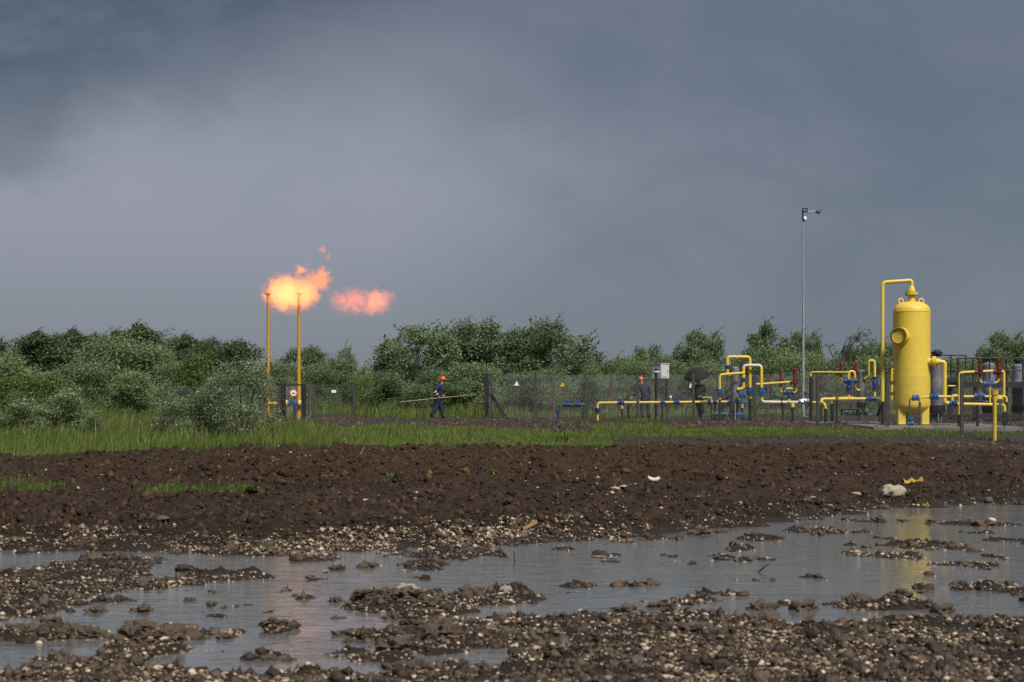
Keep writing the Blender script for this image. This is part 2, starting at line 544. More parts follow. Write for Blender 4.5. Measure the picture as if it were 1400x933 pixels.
M['hair'] = paint('dark_hair', (.02, .014, .010), .6, .3, 40, .3)
M['reflect'] = paint('pale_reflective_band', (.45, .46, .46), .4, .1, 9, 0)
M['rubber'] = paint('black_rubber', (.012, .012, .012), .6, .3, 9, .1)
M['raw_wood'] = paint('bare_pale_wood', (.34, .27, .18), .75, .3, 6, .3)
M['twig'] = paint('dark_twig_bark', (.03, .022, .016), .85, .3, 9, .3)
M['straw'] = paint('dry_straw', (.32, .20, .08), .8, .3, 9, .3)
M['paper'] = paint('white_paper', (.75, .75, .75), .7, .05, 8, 0)

# ---- soil, mud, gravel and turf of the ground sheet
def soil_colour(t, co):
    n1_ = t.noise(co, .9, 5, .6)
    n2_ = t.noise(co, 7.0, 5, .65)
    c = t.ramp(t.math('ADD', t.math('MULTIPLY', n1_, .55), t.math('MULTIPLY', n2_, .45)),
               [(.30, (.0195, .0124, .0088)), (.5, (.0415, .0264, .0182)), (.70, (.088, .0565, .0385))])
    return c, n1_, n2_
m, t, out = new_mat('wet_ground')
co = t.add('ShaderNodeTexCoord').outputs['Object']
def att(t, nm): return t.add('ShaderNodeAttribute', _attribute_name=nm).outputs['Fac']
a_rust, a_gravel, a_grass, a_wet = (att(t, q) for q in ('rust', 'gravel', 'grass', 'wet'))
c, n1_, n2_ = soil_colour(t, co)
rust = t.ramp(n2_, [(.3, (.030, .0165, .0088)), (.55, (.062, .034, .0165)), (.75, (.11, .060, .028))])
c = t.mix(t.math('MULTIPLY', a_rust, t.smooth(t.noise(co, 2.3, 5, .65), .36, .58)), c, rust)
vor = t.add('ShaderNodeTexVoronoi', Vector=co, Scale=26.0)
grav = t.ramp(t.add('ShaderNodeSeparateColor', Color=vor.outputs['Color']).outputs[0],
              [(.0, (.030, .0205, .0142)), (.45, (.052, .0365, .0258)), (.72, (.095, .070, .050)), (1.0, (.20, .156, .113))])
grav = t.mix(t.smooth(vor.outputs['Distance'], .012, .028), grav, (.024, .0168, .0120))
c = t.mix(t.math('MULTIPLY', a_gravel, t.smooth(n2_, .22, .46)), c, grav)
c = t.mix(t.math('MULTIPLY', att(t, 'track'), .9), c, t.ramp(n2_, [(.3, (.026, .0185, .0135)), (.55, (.052, .039, .030)), (.75, (.085, .066, .052))]))
turf = t.ramp(n2_, [(.3, (.020, .030, .009)), (.6, (.042, .062, .016)), (.8, (.062, .062, .026))])
c = t.mix(a_grass, c, turf)
b = t.add('ShaderNodeBsdfPrincipled', Base__Color=c)
rough = t.math('SUBTRACT', t.math('ADD', .62, t.math('MULTIPLY', n2_, .3)), t.math('MULTIPLY', a_wet, .25))
t.put(b.inputs['Roughness'], rough)
t.put(b.inputs['Specular IOR Level'], t.math('ADD', .10, t.math('MULTIPLY', a_wet, .12)))
hgt = t.math('ADD', t.noise(co, 22, 4, .65), t.math('MULTIPLY', t.noise(co, 5, 4, .6), 1.5))
bp = t.add('ShaderNodeBump', Strength=1.0, Distance=.07, Height=hgt)
t.put(b.inputs['Normal'], bp.outputs[0])
t.put(out.inputs[0], b)
M['ground'] = m

def island_mat(name, stops, rough, bump=.5, bscale=30, spec=.4):
    m, t, out = new_mat(name)
    co = t.add('ShaderNodeTexCoord').outputs['Object']
    rnd = t.add('ShaderNodeNewGeometry').outputs['Random Per Island']
    n = t.noise(co, bscale, 4, .6)
    f = t.math('ADD', rnd, t.math('MULTIPLY', t.math('SUBTRACT', n, .5), .35))
    b = t.add('ShaderNodeBsdfPrincipled', Base__Color=t.ramp(f, stops), Roughness=rough)
    b.inputs['Specular IOR Level'].default_value = spec
    t.put(b.inputs['Normal'], t.add('ShaderNodeBump', Strength=bump, Distance=.01, Height=n).outputs[0])
    t.put(out.inputs[0], b)
    return m
M['clod'] = island_mat('soil_clod', [(0, (.0225, .0143, .0100)), (.55, (.0400, .0254, .0176)), (1, (.072, .0460, .0315))], .85, spec=.1)
M['rust_clod'] = island_mat('rusty_soil_clod', [(0, (.018, .0105, .0064)), (.5, (.045, .025, .0132)), (1, (.115, .064, .031))], .85, spec=.1)
M['pebble'] = island_mat('wet_pebble', [(0, (.030, .0190, .0125)), (.30, (.070, .0465, .0300)), (.60, (.160, .114, .075)), (.85, (.30, .228, .155)), (1, (.50, .41, .305))], .5, .3, 40, .2)
M['mud_lump'] = island_mat('muddy_lump', [(0, (.025, .0175, .0128)), (.5, (.051, .0362, .0264)), (1, (.094, .0682, .0500))], .62, .8, 18, .2)
M['pale_stone'] = paint('pale_limestone', (.36, .31, .225), .7, .35, 9, .6, dirt=(.16, .12, .08), dirt_amt=.7)
M['grey_stone'] = paint('dark_grey_stone', (.075, .066, .058), .55, .35, 6, .5)
M['yellow_scrap_and_reflection'] = paint('muddy_yellow_plastic_and_reflection', (.46, .27, .012), .45, .4, 9, .3, dirt=(.06, .045, .03), dirt_amt=.9)  # also colours the patches that stand for the vessel's reflection

# water
m, t, out = new_mat('puddle_water')
co = t.add('ShaderNodeTexCoord').outputs['Object']
st = t.vmath('MULTIPLY', co, (1.0, 2.2, 1.0))
rip = t.math('ADD', t.noise(st, 5.5, 3, .5, .4), t.math('MULTIPLY', t.noise(st, 1.7, 3, .5, .6), 1.6))
calm = t.smooth(t.noise(co, .55, 3, .5), .38, .62, .35, 1.0)
b = t.add('ShaderNodeBsdfPrincipled', Base__Color=(.112, .112, .112), Roughness=.09, IOR=1.333)
t.put(b.inputs['Normal'], t.add('ShaderNodeBump', Strength=t.math('MULTIPLY', calm, .30), Distance=.03, Height=rip).outputs[0])
t.put(out.inputs[0], b)
M['water'] = m
M['rut_water'] = M['water']

# ------------------------------------------------------------------ the ground sheet (fan-shaped grid: fine where it is near)
rng = np.random.default_rng(7)
rows = np.concatenate([[-1500, -400, -120, -40, -10, 0, 3, 6, 7.5], np.arange(8.4, 14, .034), np.arange(14, 26, .045), np.arange(26, 56, .11),
                       np.arange(56, 92, .3), np.arange(92, 200, 2.5), [220, 260, 320, 420, 600, 900, 1500, 3000, 6000]])
un = np.concatenate([[-14, -8, -5, -3.2, -2.2, -1.7], np.linspace(-1.5, -1.015, 24), np.linspace(-1, 1, 420), np.linspace(1.015, 1.5, 24), [1.7, 2.2, 3.2, 5, 8, 14]])
half = .305 * np.maximum(rows, 8.0) + .5
half = np.where(rows < 0, 40 + .3 * np.abs(rows), half)
Xg = un[None, :] * half[:, None]
Yg = np.repeat(rows[:, None], len(un), 1)
Zg, Tg, Lg, Fg, YTg = ground(Xg, Yg)
Gg = grass_mask(Xg, Yg, Zg)
nR, nC = Xg.shape
rustm = sstep(Tg, .34, .66) * (1 - sstep(Yg - YTg, -.5, 1.5)) * np.exp(-((Xg - .5) / 9.0) ** 2) * np.clip(.95 + 1.2 * fbm(Xg * .35, Yg * .35, 2, 3), 0, 1)
gravm = np.maximum(Fg * sstep(Lg, .02, .06), (1 - sstep(Tg, .06, .2)) * sstep(Tg, .0, .02) * sstep(fbm(Xg * .6, Yg * .6, 2, 44), -.25, .2))
wetm = np.maximum(1 - sstep(Zg, .0, .16), .3 * sstep(Yg - YTg, -.5, .5) * (1 - Gg) * (1 - sstep(Yg, 90, 100)))
trackm = sstep(Yg - YTg, -.3, .6) * (1 - Gg)
idx = np.arange(nR * nC).reshape(nR, nC)
quads = np.stack([idx[:-1, :-1], idx[:-1, 1:], idx[1:, 1:], idx[1:, :-1]], -1).reshape(-1, 4)
me = np_mesh('ground', np.stack([Xg, Yg, Zg], -1).reshape(-1, 3), quads, M['ground'], True,
             {'rust': rustm, 'gravel': gravm, 'grass': Gg, 'wet': wetm, 'track': trackm})
mesh_obj('ground', me, kind='structure')

# the water of the puddle: a level sheet, the ground rises through it
me = np_mesh('puddle', np.array([(-18, 6.5, 0), (20, 6.5, 0), (20, 43, 0), (-18, 43, 0)], float), np.array([[0, 1, 2, 3]]), M['water'])
mesh_obj('puddle', me, kind='structure')
# standing water in the ruts of the track beyond the soil bank
for X0, Y0, rX, rY, zp in POOLS:
    q = MB()
    q.face([i for i in range(28)])
    for i in range(28):
        a = 2 * math.pi * i / 28
        q.v.append(Vector((X0 + 1.35 * rX * math.cos(a), Y0 + 1.35 * rY * math.sin(a), zp - .010)))
    q.build('rut_puddle', M['rut_water'], None, kind='structure')

# ------------------------------------------------------------------ scattered soil and stones
def ico(sub):
    import bmesh
    bm = bmesh.new()
    bmesh.ops.create_icosphere(bm, subdivisions=sub, radius=1)
    v = np.array([p.co[:] for p in bm.verts]); f = np.array([[q.index for q in p.verts] for p in bm.faces])
    bm.free()
    return v, f
ICO0, ICO1, ICO2 = ico(1), ico(2), ico(3)
OCT = (np.array([(1, 0, 0), (0, 1, 0), (-1, 0, 0), (0, -1, 0), (0, 0, 1), (0, 0, -1)], float),
       np.array([(0, 1, 4), (1, 2, 4), (2, 3, 4), (3, 0, 4), (1, 0, 5), (2, 1, 5), (3, 2, 5), (0, 3, 5)]))
def lump(base, seed, amp=.35, flat=.7, freq=1.2):
    v, f = base
    r = np.random.default_rng(seed)
    o_ = r.uniform(-50, 50, 3)
    n = fbm(v[:, 0] * freq + o_[0] + v[:, 2] * .7, v[:, 1] * freq + o_[1] - v[:, 2] * .9, 3, seed)
    n = n + .6 * fbm(v[:, 2] * freq * 2 + o_[2], (v[:, 0] - v[:, 1]) * freq * 2, 2, seed + 5)
    q = v * (1 + amp * 1.6 * n)[:, None] * np.array([r.uniform(.8, 1.25), r.uniform(.8, 1.25), flat])
    return q, f
def scatter(name, protos, pos, size, mat, smooth=True, seed=1, sink=.25, **props):
    r = np.random.default_rng(seed)
    n = len(pos)
    kinds = r.integers(0, len(protos), n)
    V, Fc, off = [], [], 0
    for k_, (pv, pf) in enumerate(protos):
        sel = np.where(kinds == k_)[0]
        if not len(sel): continue
        a = r.uniform(0, 2 * math.pi, len(sel))
        ca, sa = np.cos(a), np.sin(a)
        q = pv[None] * size[sel][:, None, None]
        x = q[..., 0] * ca[:, None] - q[..., 1] * sa[:, None]
        y = q[..., 0] * sa[:, None] + q[..., 1] * ca[:, None]
        w_ = np.stack([x, y, q[..., 2]], -1) + pos[sel][:, None, :] + np.array([0, 0, 1])[None, None] * (size[sel] * sink)[:, None, None]
        V.append(w_.reshape(-1, 3))
        Fc.append((pf[None] + (np.arange(len(sel)) * len(pv))[:, None, None]).reshape(-1, 3) + off)
        off += len(sel) * len(pv)
    me = np_mesh(name, np.concatenate(V), np.concatenate(Fc), mat, smooth)
    return mesh_obj(name, me, kind='stuff', **props)
def spots(n, y0, y1, power, seed, xw=.36):
    n = int(n * 1.14)
    r = np.random.default_rng(seed)
    u = r.uniform(0, 1, n)
    Y = (y0 ** (1 - power) + u * (y1 ** (1 - power) - y0 ** (1 - power))) ** (1 / (1 - power))
    X = r.uniform(-1, 1, n) * (xw * Y + .3)
    return X, Y, r
PEB0 = [lump(ICO0, s_, .45, .66) for s_ in range(6)]
PEBS = [(q[0] * 1.25, q[1]) for q in (lump(OCT, s_ + 8, .45, .7) for s_ in range(8))]
PEB1 = [lump(ICO1, s_ + 20, .28, .72) for s_ in range(6)]
CLD = [lump(ICO0, s_ + 40, .75, .8) for s_ in range(8)]

# gravel on every bar and on the near shore
X, Y, r = spots(190000, 9.2, 42, 1.6, 3)
z, tt, land, flat, yt = ground(X, Y)
dens = np.clip(.55 + 1.3 * fbm(X * 1.7, Y * 1.2, 3, 301), .05, 1)
keep = (z > -.022) & (r.uniform(0, 1, len(X)) < dens) & ((flat > .6) | ((tt < .10) & (r.uniform(0, 1, len(X)) < .7)))
X, Y, z = X[keep], Y[keep], z[keep]
size = np.exp(r.normal(math.log(.0105), .52, len(X))).clip(.004, .034) * (.75 + .018 * Y)
p = np.stack([X, Y, z], -1)
bigp = size * 11 / Y > .0125
scatter('gravel', PEB0, p[bigp], size[bigp], M['pebble'], True, 5, .2, label='wet tan and brown pebbles strewn along the puddle shores', cat='gravel')
scatter('fine_gravel', PEBS, p[~bigp], size[~bigp], M['pebble'], True, 5, .2, label='fine wet gravel between the pebbles of the puddle shores', cat='gravel')
# a pale gravel band along the far shore of the left puddle
r = np.random.default_rng(31)
X = r.uniform(-8, 1.8, 30000); Y = np.interp(X, BX, BY) + r.uniform(-1.6, 3.2, 30000)
z, tt, land, flat, yt = ground(X, Y)
keep = (z > -.015) & (z < .20 + .1 * fbm(X * .7, Y * .7, 2, 304)) & (fbm(X * 1.6, Y * 1.1, 3, 303) + .3 * r.uniform(size=len(X)) > .13)
X, Y, z = X[keep], Y[keep], z[keep]
size = np.exp(r.normal(math.log(.0165), .45, len(X))).clip(.007, .045)
scatter('shore_gravel', PEBS, np.stack([X, Y, z], -1), size, M['pebble'], True, 32, .2, label='pale tan gravel band between the dark soil and the left puddle', cat='gravel')
# soil crumbs and clods on the bank and the near mud
X, Y, r = spots(44000, 21, 52, .5, 4)
z, tt, land, flat, yt = ground(X, Y)
gm = grass_mask(X, Y, z)
keep = (flat < .7) & (Y < yt + 1.5) & (gm < .3) & (r.uniform(0, 1, len(X)) < .95)
X, Y, z, tt = X[keep], Y[keep], z[keep], tt[keep]
size = np.exp(r.normal(math.log(.024), .5, len(X))).clip(.010, .09)
rs = (tt > .40) & (r.uniform(0, 1, len(X)) < .45 * np.exp(-((X - .5) / 9) ** 2) * sstep(tt, .38, .62))
p = np.stack([X, Y, z], -1)
CLS = [(q[0] * 1.25, q[1]) for q in (lump(OCT, s_ + 48, .7, .85) for s_ in range(8))]
scatter('soil_clods', CLS, p[~rs], size[~rs], M['clod'], True, 6, -.05, label='crumbly dark brown soil clods covering the bank', cat='soil')
scatter('rusty_soil_clods', CLS, p[rs], size[rs], M['rust_clod'], True, 7, -.05, label='rusty orange brown soil clods along the bank top', cat='soil')
# lumps pressed into the wheel tracks of the terrace
X, Y, r = spots(26000, 44, 78, .5, 14)
z, tt, land, flat, yt = ground(X, Y)
wetp = sum(np.exp(-.35 * (((X - q[0]) / q[2]) ** 2 + ((Y - q[1]) / q[3]) ** 2)) for q in POOLS)
keep = (Y > yt - .5) & (wetp < .25) & (grass_mask(X, Y, z) < .35) & (fbm(X * .9, Y * .5, 3, 33) > -.15)
X, Y, z = X[keep], Y[keep], z[keep]
size = np.exp(r.normal(math.log(.035), .5, len(X))).clip(.014, .13)
scatter('track_mud', CLS, np.stack([X, Y, z], -1), size, M['mud_lump'], True, 15, -.05, label='churned brown mud lumps along the wheel tracks', cat='mud')
# mud crumbs on the near shore and bars
X, Y, r = spots(44000, 9.2, 42, 1.3, 8)
z, tt, land, flat, yt = ground(X, Y)
keep = (z > -.012) & (flat > .02) & (fbm(X * 2.1, Y * 1.5, 3, 77) > -.12)
X, Y, z = X[keep], Y[keep], z[keep]
size = np.exp(r.normal(math.log(.013), .55, len(X))).clip(.006, .045)
_c = (X, Y, z)
X, Y, r2 = spots(26000, 9.2, 40, 1.4, 18)
z, tt, land, flat, yt = ground(X, Y)
keep = (z > -.035) & (z < .10) & (flat > .3) & (fbm(X * 2.6, Y * 1.8, 3, 78) > -.02) & (r2.uniform(size=len(X)) < .34)
X, Y, z = X[keep], Y[keep], z[keep]
sz2 = np.exp(r2.normal(math.log(.026), .42, len(X))).clip(.010, .060) * (.55 + .026 * Y)
scatter('mud_lumps', [lump(ICO1, s_ + 90, .85, .75, 2.4) for s_ in range(7)], np.stack([X, Y, z.clip(-.012)], -1), sz2, M['mud_lump'], True, 19, .15, label='small dark mud lumps lining the bars and shallows', cat='mud')
X, Y, z = _c
scatter('mud_crumbs', CLS, np.stack([X, Y, z], -1), size, M['mud_lump'], True, 9, .15, label='small wet mud crumbs on the near shore', cat='mud')
# pale chips on the bank
X, Y, r = spots(2600, 22, 50, .6, 12)
z, tt, land, flat, yt = ground(X, Y)
cl = fbm(X * .5, Y * .4, 2, 99) + 1.2 * np.exp(-(((X - 2.3) / 1.6) ** 2 + ((Y - 33) / 2.2) ** 2)) + .6 * np.exp(-(((X - 9.5) / 2.5) ** 2 + ((Y - 38.5) / 1.6) ** 2))
keep = (flat < .9) & (Y < yt - .5) & (cl > .14)
X, Y, z = X[keep], Y[keep], z[keep]
size = np.exp(r.normal(math.log(.019), .5, len(X))).clip(.008, .07)
scatter('pale_stone_chips', PEB0, np.stack([X, Y, z + .015], -1), size, M['pale_stone'], True, 13, .35, label='pale limestone chips sprinkled on the dark soil', cat='stone chips')

# ---- single lumps one can point at
def lump_obj(name, proto, loc, size, mat, label, cat, group=None, rz=0.0, smooth=True):
    key = (id(proto), mat.name, smooth)
    if key not in _lumps:
        _lumps[key] = np_mesh(name, proto[0], proto[1], mat, smooth)
    o = mesh_obj(name, _lumps[key], label=label, cat=cat, group=group)
    o.location = loc
    o.scale = size if isinstance(size, (tuple, list)) else (size,) * 3
    o.rotation_euler = (0, 0, rz)
    return o
_lumps = {}
STN = [lump(ICO2, s_ + 70, .5, .66, 2.2) for s_ in range(7)]
BIG = [lump(ico(4), s_ + 70, .60, .66, 2.0) for s_ in range(7)]
rl = random.Random(4)
LUMPS = [  # photo px of the lump's foot, its width in px, words
    (134, 858 - 21, 24, 'lone low brown clod in the open left puddle'),
    (107, 830, 0, ''), (38, 872, 32, ''), (70, 862, 26, ''), (98, 872, 30, ''), (20, 868, 24, ''), (122, 872, 26, ''),
    (190, 868, 40, 'largest peaked clod of the left mud bar'), (245, 872, 34, ''), (275, 874, 22, ''), (180, 884, 38, ''), (230, 886, 30, ''),
    (50, 918, 40, 'big dark clod at the left shore'), (80, 898, 26, ''), (118, 905, 22, ''), (310, 873, 22, 'flat pale brown clod right of the left mud bar'),
    (153, 789, 15, ''), (260, 822, 15, ''), (193, 836, 26, 'rounded clod alone between the left bars'),
    (460, 779, 18, ''), (505, 776, 20, ''), (385, 862, 26, ''), (372, 862, 20, ''), (403, 815, 14, ''), (460, 823, 20, ''), (461, 846, 16, ''),
    (500, 826, 30, ''), (518, 824, 26, ''), (537, 824, 24, 'dark flat stone in the middle clod bar'), (562, 828, 34, ''), (538, 846, 26, ''), (590, 832, 32, ''), (640, 810, 26, ''),
    (645, 818, 24, ''), (470, 868, 28, ''), (478, 878, 20, ''), (542, 890, 40, 'big dark clod of the front middle bar'), (568, 862, 24, ''), (588, 874, 26, ''), (612, 880, 34, ''),
    (612, 858, 26, ''), (540, 914, 34, ''), (572, 910, 30, ''), (370, 903, 24, ''), (395, 903, 20, ''), (448, 895, 12, ''),
    (1262, 810, 16, 'small dark clod in the right puddle'), (1314, 803, 14, ''), (1308, 806, 16, ''), (1322, 818, 12, ''), (1232, 826, 26, ''), (1170, 828, 30, ''), (1290, 838, 30, ''),
    (1345, 719, 24, 'dark block of mud at the far right water edge'), (1234, 713, 14, ''), (1199, 714, 14, ''), (1157, 711, 10, ''), (1275, 716, 12, ''), (1065, 709, 14, ''),
    (1100, 834, 34, ''), (1040, 834, 28, ''), (900, 830, 26, ''), (852, 836, 30, 'rounded clod on the near shore at centre right'), (985, 728, 18, ''), (955, 731, 22, ''), (1120, 732, 20, ''),
    (700, 822, 0, ''), (205, 760, 0, ''), (150, 762, 22, 'clod at the back edge of the left puddle'), (318, 788, 0, ''), (218, 766, 18, '')]
CLUSTERS = [('the clod row low at the left edge', lambda x, y: x < 140 and 855 < y < 885), ('the left shore below the clod row', lambda x, y: x < 140 and y >= 885), ('the broken bar left of the flame reflection', lambda x, y: 140 <= x < 340 and y >= 850),
            ('the back of the left puddle', lambda x, y: x < 340 and y < 850), ('the open water right of the flame reflection', lambda x, y: 340 <= x < 480 and y < 850), ('the water near the left front shore', lambda x, y: 340 <= x < 465 and y >= 850),
            ('the middle clod bar', lambda x, y: 465 <= x < 720 and y < 850), ('the front middle bar', lambda x, y: 465 <= x < 720 and y >= 850),
            ('the far shore of the right puddle', lambda x, y: x >= 720 and y < 760), ('the near side of the right puddle', lambda x, y: x >= 720)]
ORD = ['leftmost', 'second', 'third', 'fourth', 'fifth', 'sixth', 'seventh', 'eighth', 'ninth', 'tenth', 'eleventh', 'twelfth', 'thirteenth']
_own = {}
for nm_, fn in CLUSTERS:
    mem = sorted(q for q in LUMPS if q[2] and q not in _own and fn(q[0], q[1]))
    for i_, q in enumerate(mem):
        _own[q] = ORD[i_] + (' of' if i_ == 0 else ' from left of') + ' the mud clods on ' + nm_
k_ = 0
for px, py, wpx, words in LUMPS:
    if not wpx: continue
    x, y = wp(px, py)
    s_ = wpx / 2 / FPX * y
    lump_obj('mud_clod', BIG[k_ % 7], (x, y, max(gz(x, y), -.02) + s_ * .12), (s_, s_ * 1.05, s_ * rl.uniform(.85, 1.2)), M['mud_lump'],
             words or _own[(px, py, wpx, words)], 'mud clod', 'mud clods in and round the puddle', rl.uniform(0, 6), False)
    k_ += 1
def on_bank(px, py):
    """photo pixel -> ground point by marching the terrain"""
    Ds = np.arange(9.0, 140, .08)
    xs = (px - 700) / FPX * Ds
    zs_ = ground(xs, Ds)[0]
    hit = np.where(zs_ >= EYE - (py - HORIZON) / FPX * Ds)[0]
    k_ = int(hit[0]) if len(hit) else len(Ds) - 1
    return Vector((float(xs[k_]), float(Ds[k_]), float(zs_[k_])))
for px, py, wpx, hf, mt, nm, words in [
        (1220, 677, 31, .75, 'pale_stone', 'rock', 'large cream limestone rock on the soil bank at right'),
        (222, 711, 19, .6, 'grey_stone', 'stone', 'smooth dark grey stone on the soil at left'),
        (1170, 676, 14, .45, 'pale_stone', 'stone', 'flat white stone left of the large cream rock'),
        (1111, 682, 7, .6, 'pale_stone', 'stone', 'little white stone on the soil right of centre'),
        (840, 672, 10, .6, 'pale_stone', 'stone', 'pale stone below the curved white shard'),
        (852, 666, 9, .6, 'pale_stone', 'stone', 'pale stone just under the curved white shard'),
        (692, 815, 19, 1.3, 'pale_stone', 'rock', 'upright cream rock at the right end of the middle clod bar'),
        (555, 815, 28, .7, 'pale_stone', 'stone', 'tan stone lying on the middle clod bar'),
        (572, 818, 24, .6, 'grey_stone', 'stone', 'rounded brown grey stone on the middle clod bar'),
        (263, 838 - 18, 10, .5, 'pale_stone', 'stone', 'pale yellowish stone at the end of the left spit'),
        (690, 842, 0, 0, '', '', '')]:
    if not wpx: continue
    if py > 745:
        x, y = wp(px, py); p_ = Vector((x, y, max(gz(x, y), -.02)))
    else:
        p_ = on_bank(px, py)
    s_ = wpx / 2 / FPX * p_.y
    lump_obj(nm, STN[int(px) % 7], p_ + Vector((0, 0, s_ * .02)), (s_, s_, s_ * hf * 1.2), M[mt], words, nm, None, px * .37)

# ------------------------------------------------------------------ gas plant pieces
def zpx(py, D): return EYE - (py - HORIZON) / FPX * D
def tube_part(parent, name, pts, r, bend=None, mat='yellow_pipe', n=12):
    return MB().pipe(pts, r, bend, n).build(name, M[mat], parent)
def valve(parent, a, b, r, mat='blue', wheel=None, name='valve'):
    """flanged valve between two points, bolts on its flanges; optional handwheel direction"""
    a, b = Vector(a), Vector(b)
    L = (b - a).length
    th = min(.22 * L, .05)
    q = MB().lathe(a, b - a, [(0, r), (th, r), (th, .62 * r), (.30 * L, .66 * r), (.42 * L, .92 * r), (.58 * L, .92 * r), (.70 * L, .66 * r), (L - th, .62 * r), (L - th, r), (L, r)], 14)
    d, u, v = MB.frame(b - a)
    for i in range(8):
        e = (u * math.cos(i * math.pi / 4) + v * math.sin(i * math.pi / 4)) * r * .84
        q.cyl(a + e + d * th, a + e + d * (th + .018), .10 * r, n=6)
        q.cyl(b + e - d * (th + .018), b + e - d * th, .10 * r, n=6)
    o = q.build(name, M[mat], parent)
    if wheel is not None:
        c = (a + b) / 2; w_ = Vector(wheel)
        h = MB().cyl(c + w_.normalized() * r * .8, c + w_, r * .14, n=8)
        h.torus(c + w_, w_, r * .75, r * .09)
        d, u, v = MB.frame(w_)
        for i in range(3):
            a_ = i * math.pi / 3
            e = (u * math.cos(a_) + v * math.sin(a_)) * r * .75
            h.cyl(c + w_ - e, c + w_ + e, r * .06, n=6)
        hw = h.build('handwheel', M[mat], None)
        hw.parent = o
    return o
def flange(parent, c, axis, r, th, mat, name='flange', nb=12):
    c, axis = Vector(c), Vector(axis).normalized()
    q = MB().lathe(c - axis * th, axis, [(0, r), (th * .92, r), (th * .92, r * .93), (th * 1.08, r * .93), (th * 1.08, r), (2 * th, r)], 20)
    o = q.build(name, M[mat], parent)
    d, u, v = MB.frame(axis)
    k2 = MB()
    for i in range(nb):
        e = (u * math.cos(2 * math.pi * i / nb) + v * math.sin(2 * math.pi * i / nb)) * r * .87
        k2.cyl(c + e - d * th * 1.5, c + e + d * th * 1.5, r * .075, n=6)
    k2.build('bolt_ring', M['bolt'] if mat != 'yellow' else M['bolt_yellow'], parent)
    return o
def post_part(parent, px, py0, D, wpx, mat='black', name='support_post', foot=True, py_foot=None):
    top = P(px, py0, D)
    g = gz(top.x, D)
    r = px2m(wpx, D) / 2
    q = MB().cyl((top.x, D, g - .15), top, r, n=10)
    if foot:
        q.box((top.x, D, g + .02), (r * 4, r * 4, .05))
    return q.build(name, M[mat], parent)
def relief(parent, px, py0, py1, D, wpx=5.0, name='relief_valve', side=1):
    """slim red safety valve: bonnet, cap, body with side outlet"""
    a, b = P(px, py1, D), P(px, py0, D)
    H = b.z - a.z
    r = px2m(wpx, D) / 2 * 1.3
    q = MB().lathe(a, (0, 0, 1), [(0, r * .9), (.05 * H, r * .9), (.05 * H, r * .55), (.16 * H, r * .7), (.20 * H, r * 1.15), (.36 * H, r * 1.15), (.38 * H, r * 1.35), (.43 * H, r * 1.35),
                                  (.44 * H, r * .8), (.80 * H, r * .72), (.82 * H, r * .95), (.88 * H, r * .95), (.90 * H, r * .5), (H, r * .45)], 14)
    c = a + Vector((0, 0, .28 * H))
    q.lathe(c, (-side, 0, 0), [(0, r), (r * 1.5, r * .75), (r * 1.5, r * 1.25), (r * 2.0, r * 1.25)], 12)
    return q.build(name, M['red'], parent)
def label_parts():
    pass

# ---- yellow separator vessel
D = 63.0
base = PG(1246.5, D)
v = thing('separator_vessel', 'tall yellow upright pressure vessel with a round bolted manway and overhead pipe', 'tank', base)
cx, rad = base.x, px2m(50, D) / 2
ax = Vector((cx, D, 0))
z0, z1, zs = zpx(567, D), zpx(412.5, D), zpx(427, D)
zb = zpx(553, D)
prof = [(z0, .03)]
for i in range(1, 9):
    a = i / 8 * math.pi / 2
    prof.append((zb - (zb - z0) * math.cos(a), rad * math.sin(a)))
zw = [zpx(528, D), zpx(513, D)]
for zz in zw[:1]:
    prof += [(zz - .012, rad), (zz - .006, rad - .008), (zz + .006, rad - .008), (zz + .012, rad)]
prof += [(zs - .02, rad), (zs - .012, rad + .008), (zs + .012, rad + .008), (zs + .02, rad)]
for i in range(1, 9):
    a = i / 8 * math.pi / 2
    prof.append((zs + .02 + (z1 - zs - .02) * math.sin(a), max(rad * math.cos(a) ** .75, .03)))
MB().lathe(ax, (0, 0, 1), prof, 56).build('shell', M['yellow'], v)
for dx, dy in ((-.42, -.30), (.42, -.30), (-.02, .52)):
    g = gz(cx + dx, D + dy)
    q = MB().box((cx + dx, D + dy, (g + zb) / 2 + .1), (.24, .05, zb - g + .2)).box((cx + dx - .12, D + dy + .07, (g + zb) / 2 + .1), (.04, .14, zb - g + .2)).box((cx + dx + .12, D + dy + .07, (g + zb) / 2 + .1), (.04, .14, zb - g + .2))
    q.box((cx + dx, D + dy + .02, g + .075), (.34, .26, .03))
    q.build('leg', M['yellow'], v)
MB().box((cx - .05, D, base.z + .02), (2.5, 1.7, .07)).build('base_plate', M['black'], v)
# manway
mc = P(1246.5, 461.5, D)
md = Vector((-.60, -.80, 0)).normalized()
face_c = mc + md * 1.12
mr = px2m(10.6, D)
MB().lathe(mc + md * (rad * .6), md, [(0, mr * .80), (1.12 - rad * .6 - .10, mr * .80)], 28).build('manway_neck', M['yellow'], v)
fl = MB().lathe(face_c - md * .17, md, [(0, mr * 1.14), (.075, mr * 1.14), (.075, mr * 1.04), (.09, mr * 1.04), (.09, mr * 1.14), (.17, mr * 1.14), (.17, mr * .84), (.155, mr * .82), (.155, .02)], 40)
cov = fl.build('manway_cover', M['yellow'], v)
d_, u_, v_ = MB.frame(md)
for i in range(20):
    e = (u_ * math.cos(i * math.pi / 10) + v_ * math.sin(i * math.pi / 10)) * mr * .99
    c_ = face_c + e
    bo = MB().cyl(c_ - md * .215, c_ + md * .045, .027, n=6).cyl(c_ - md * .0, c_ + md * .03, .042, n=6).cyl(c_ - md * .2, c_ - md * .17, .042, n=6)
    bo.build('bolt', M['bolt_yellow'], v)
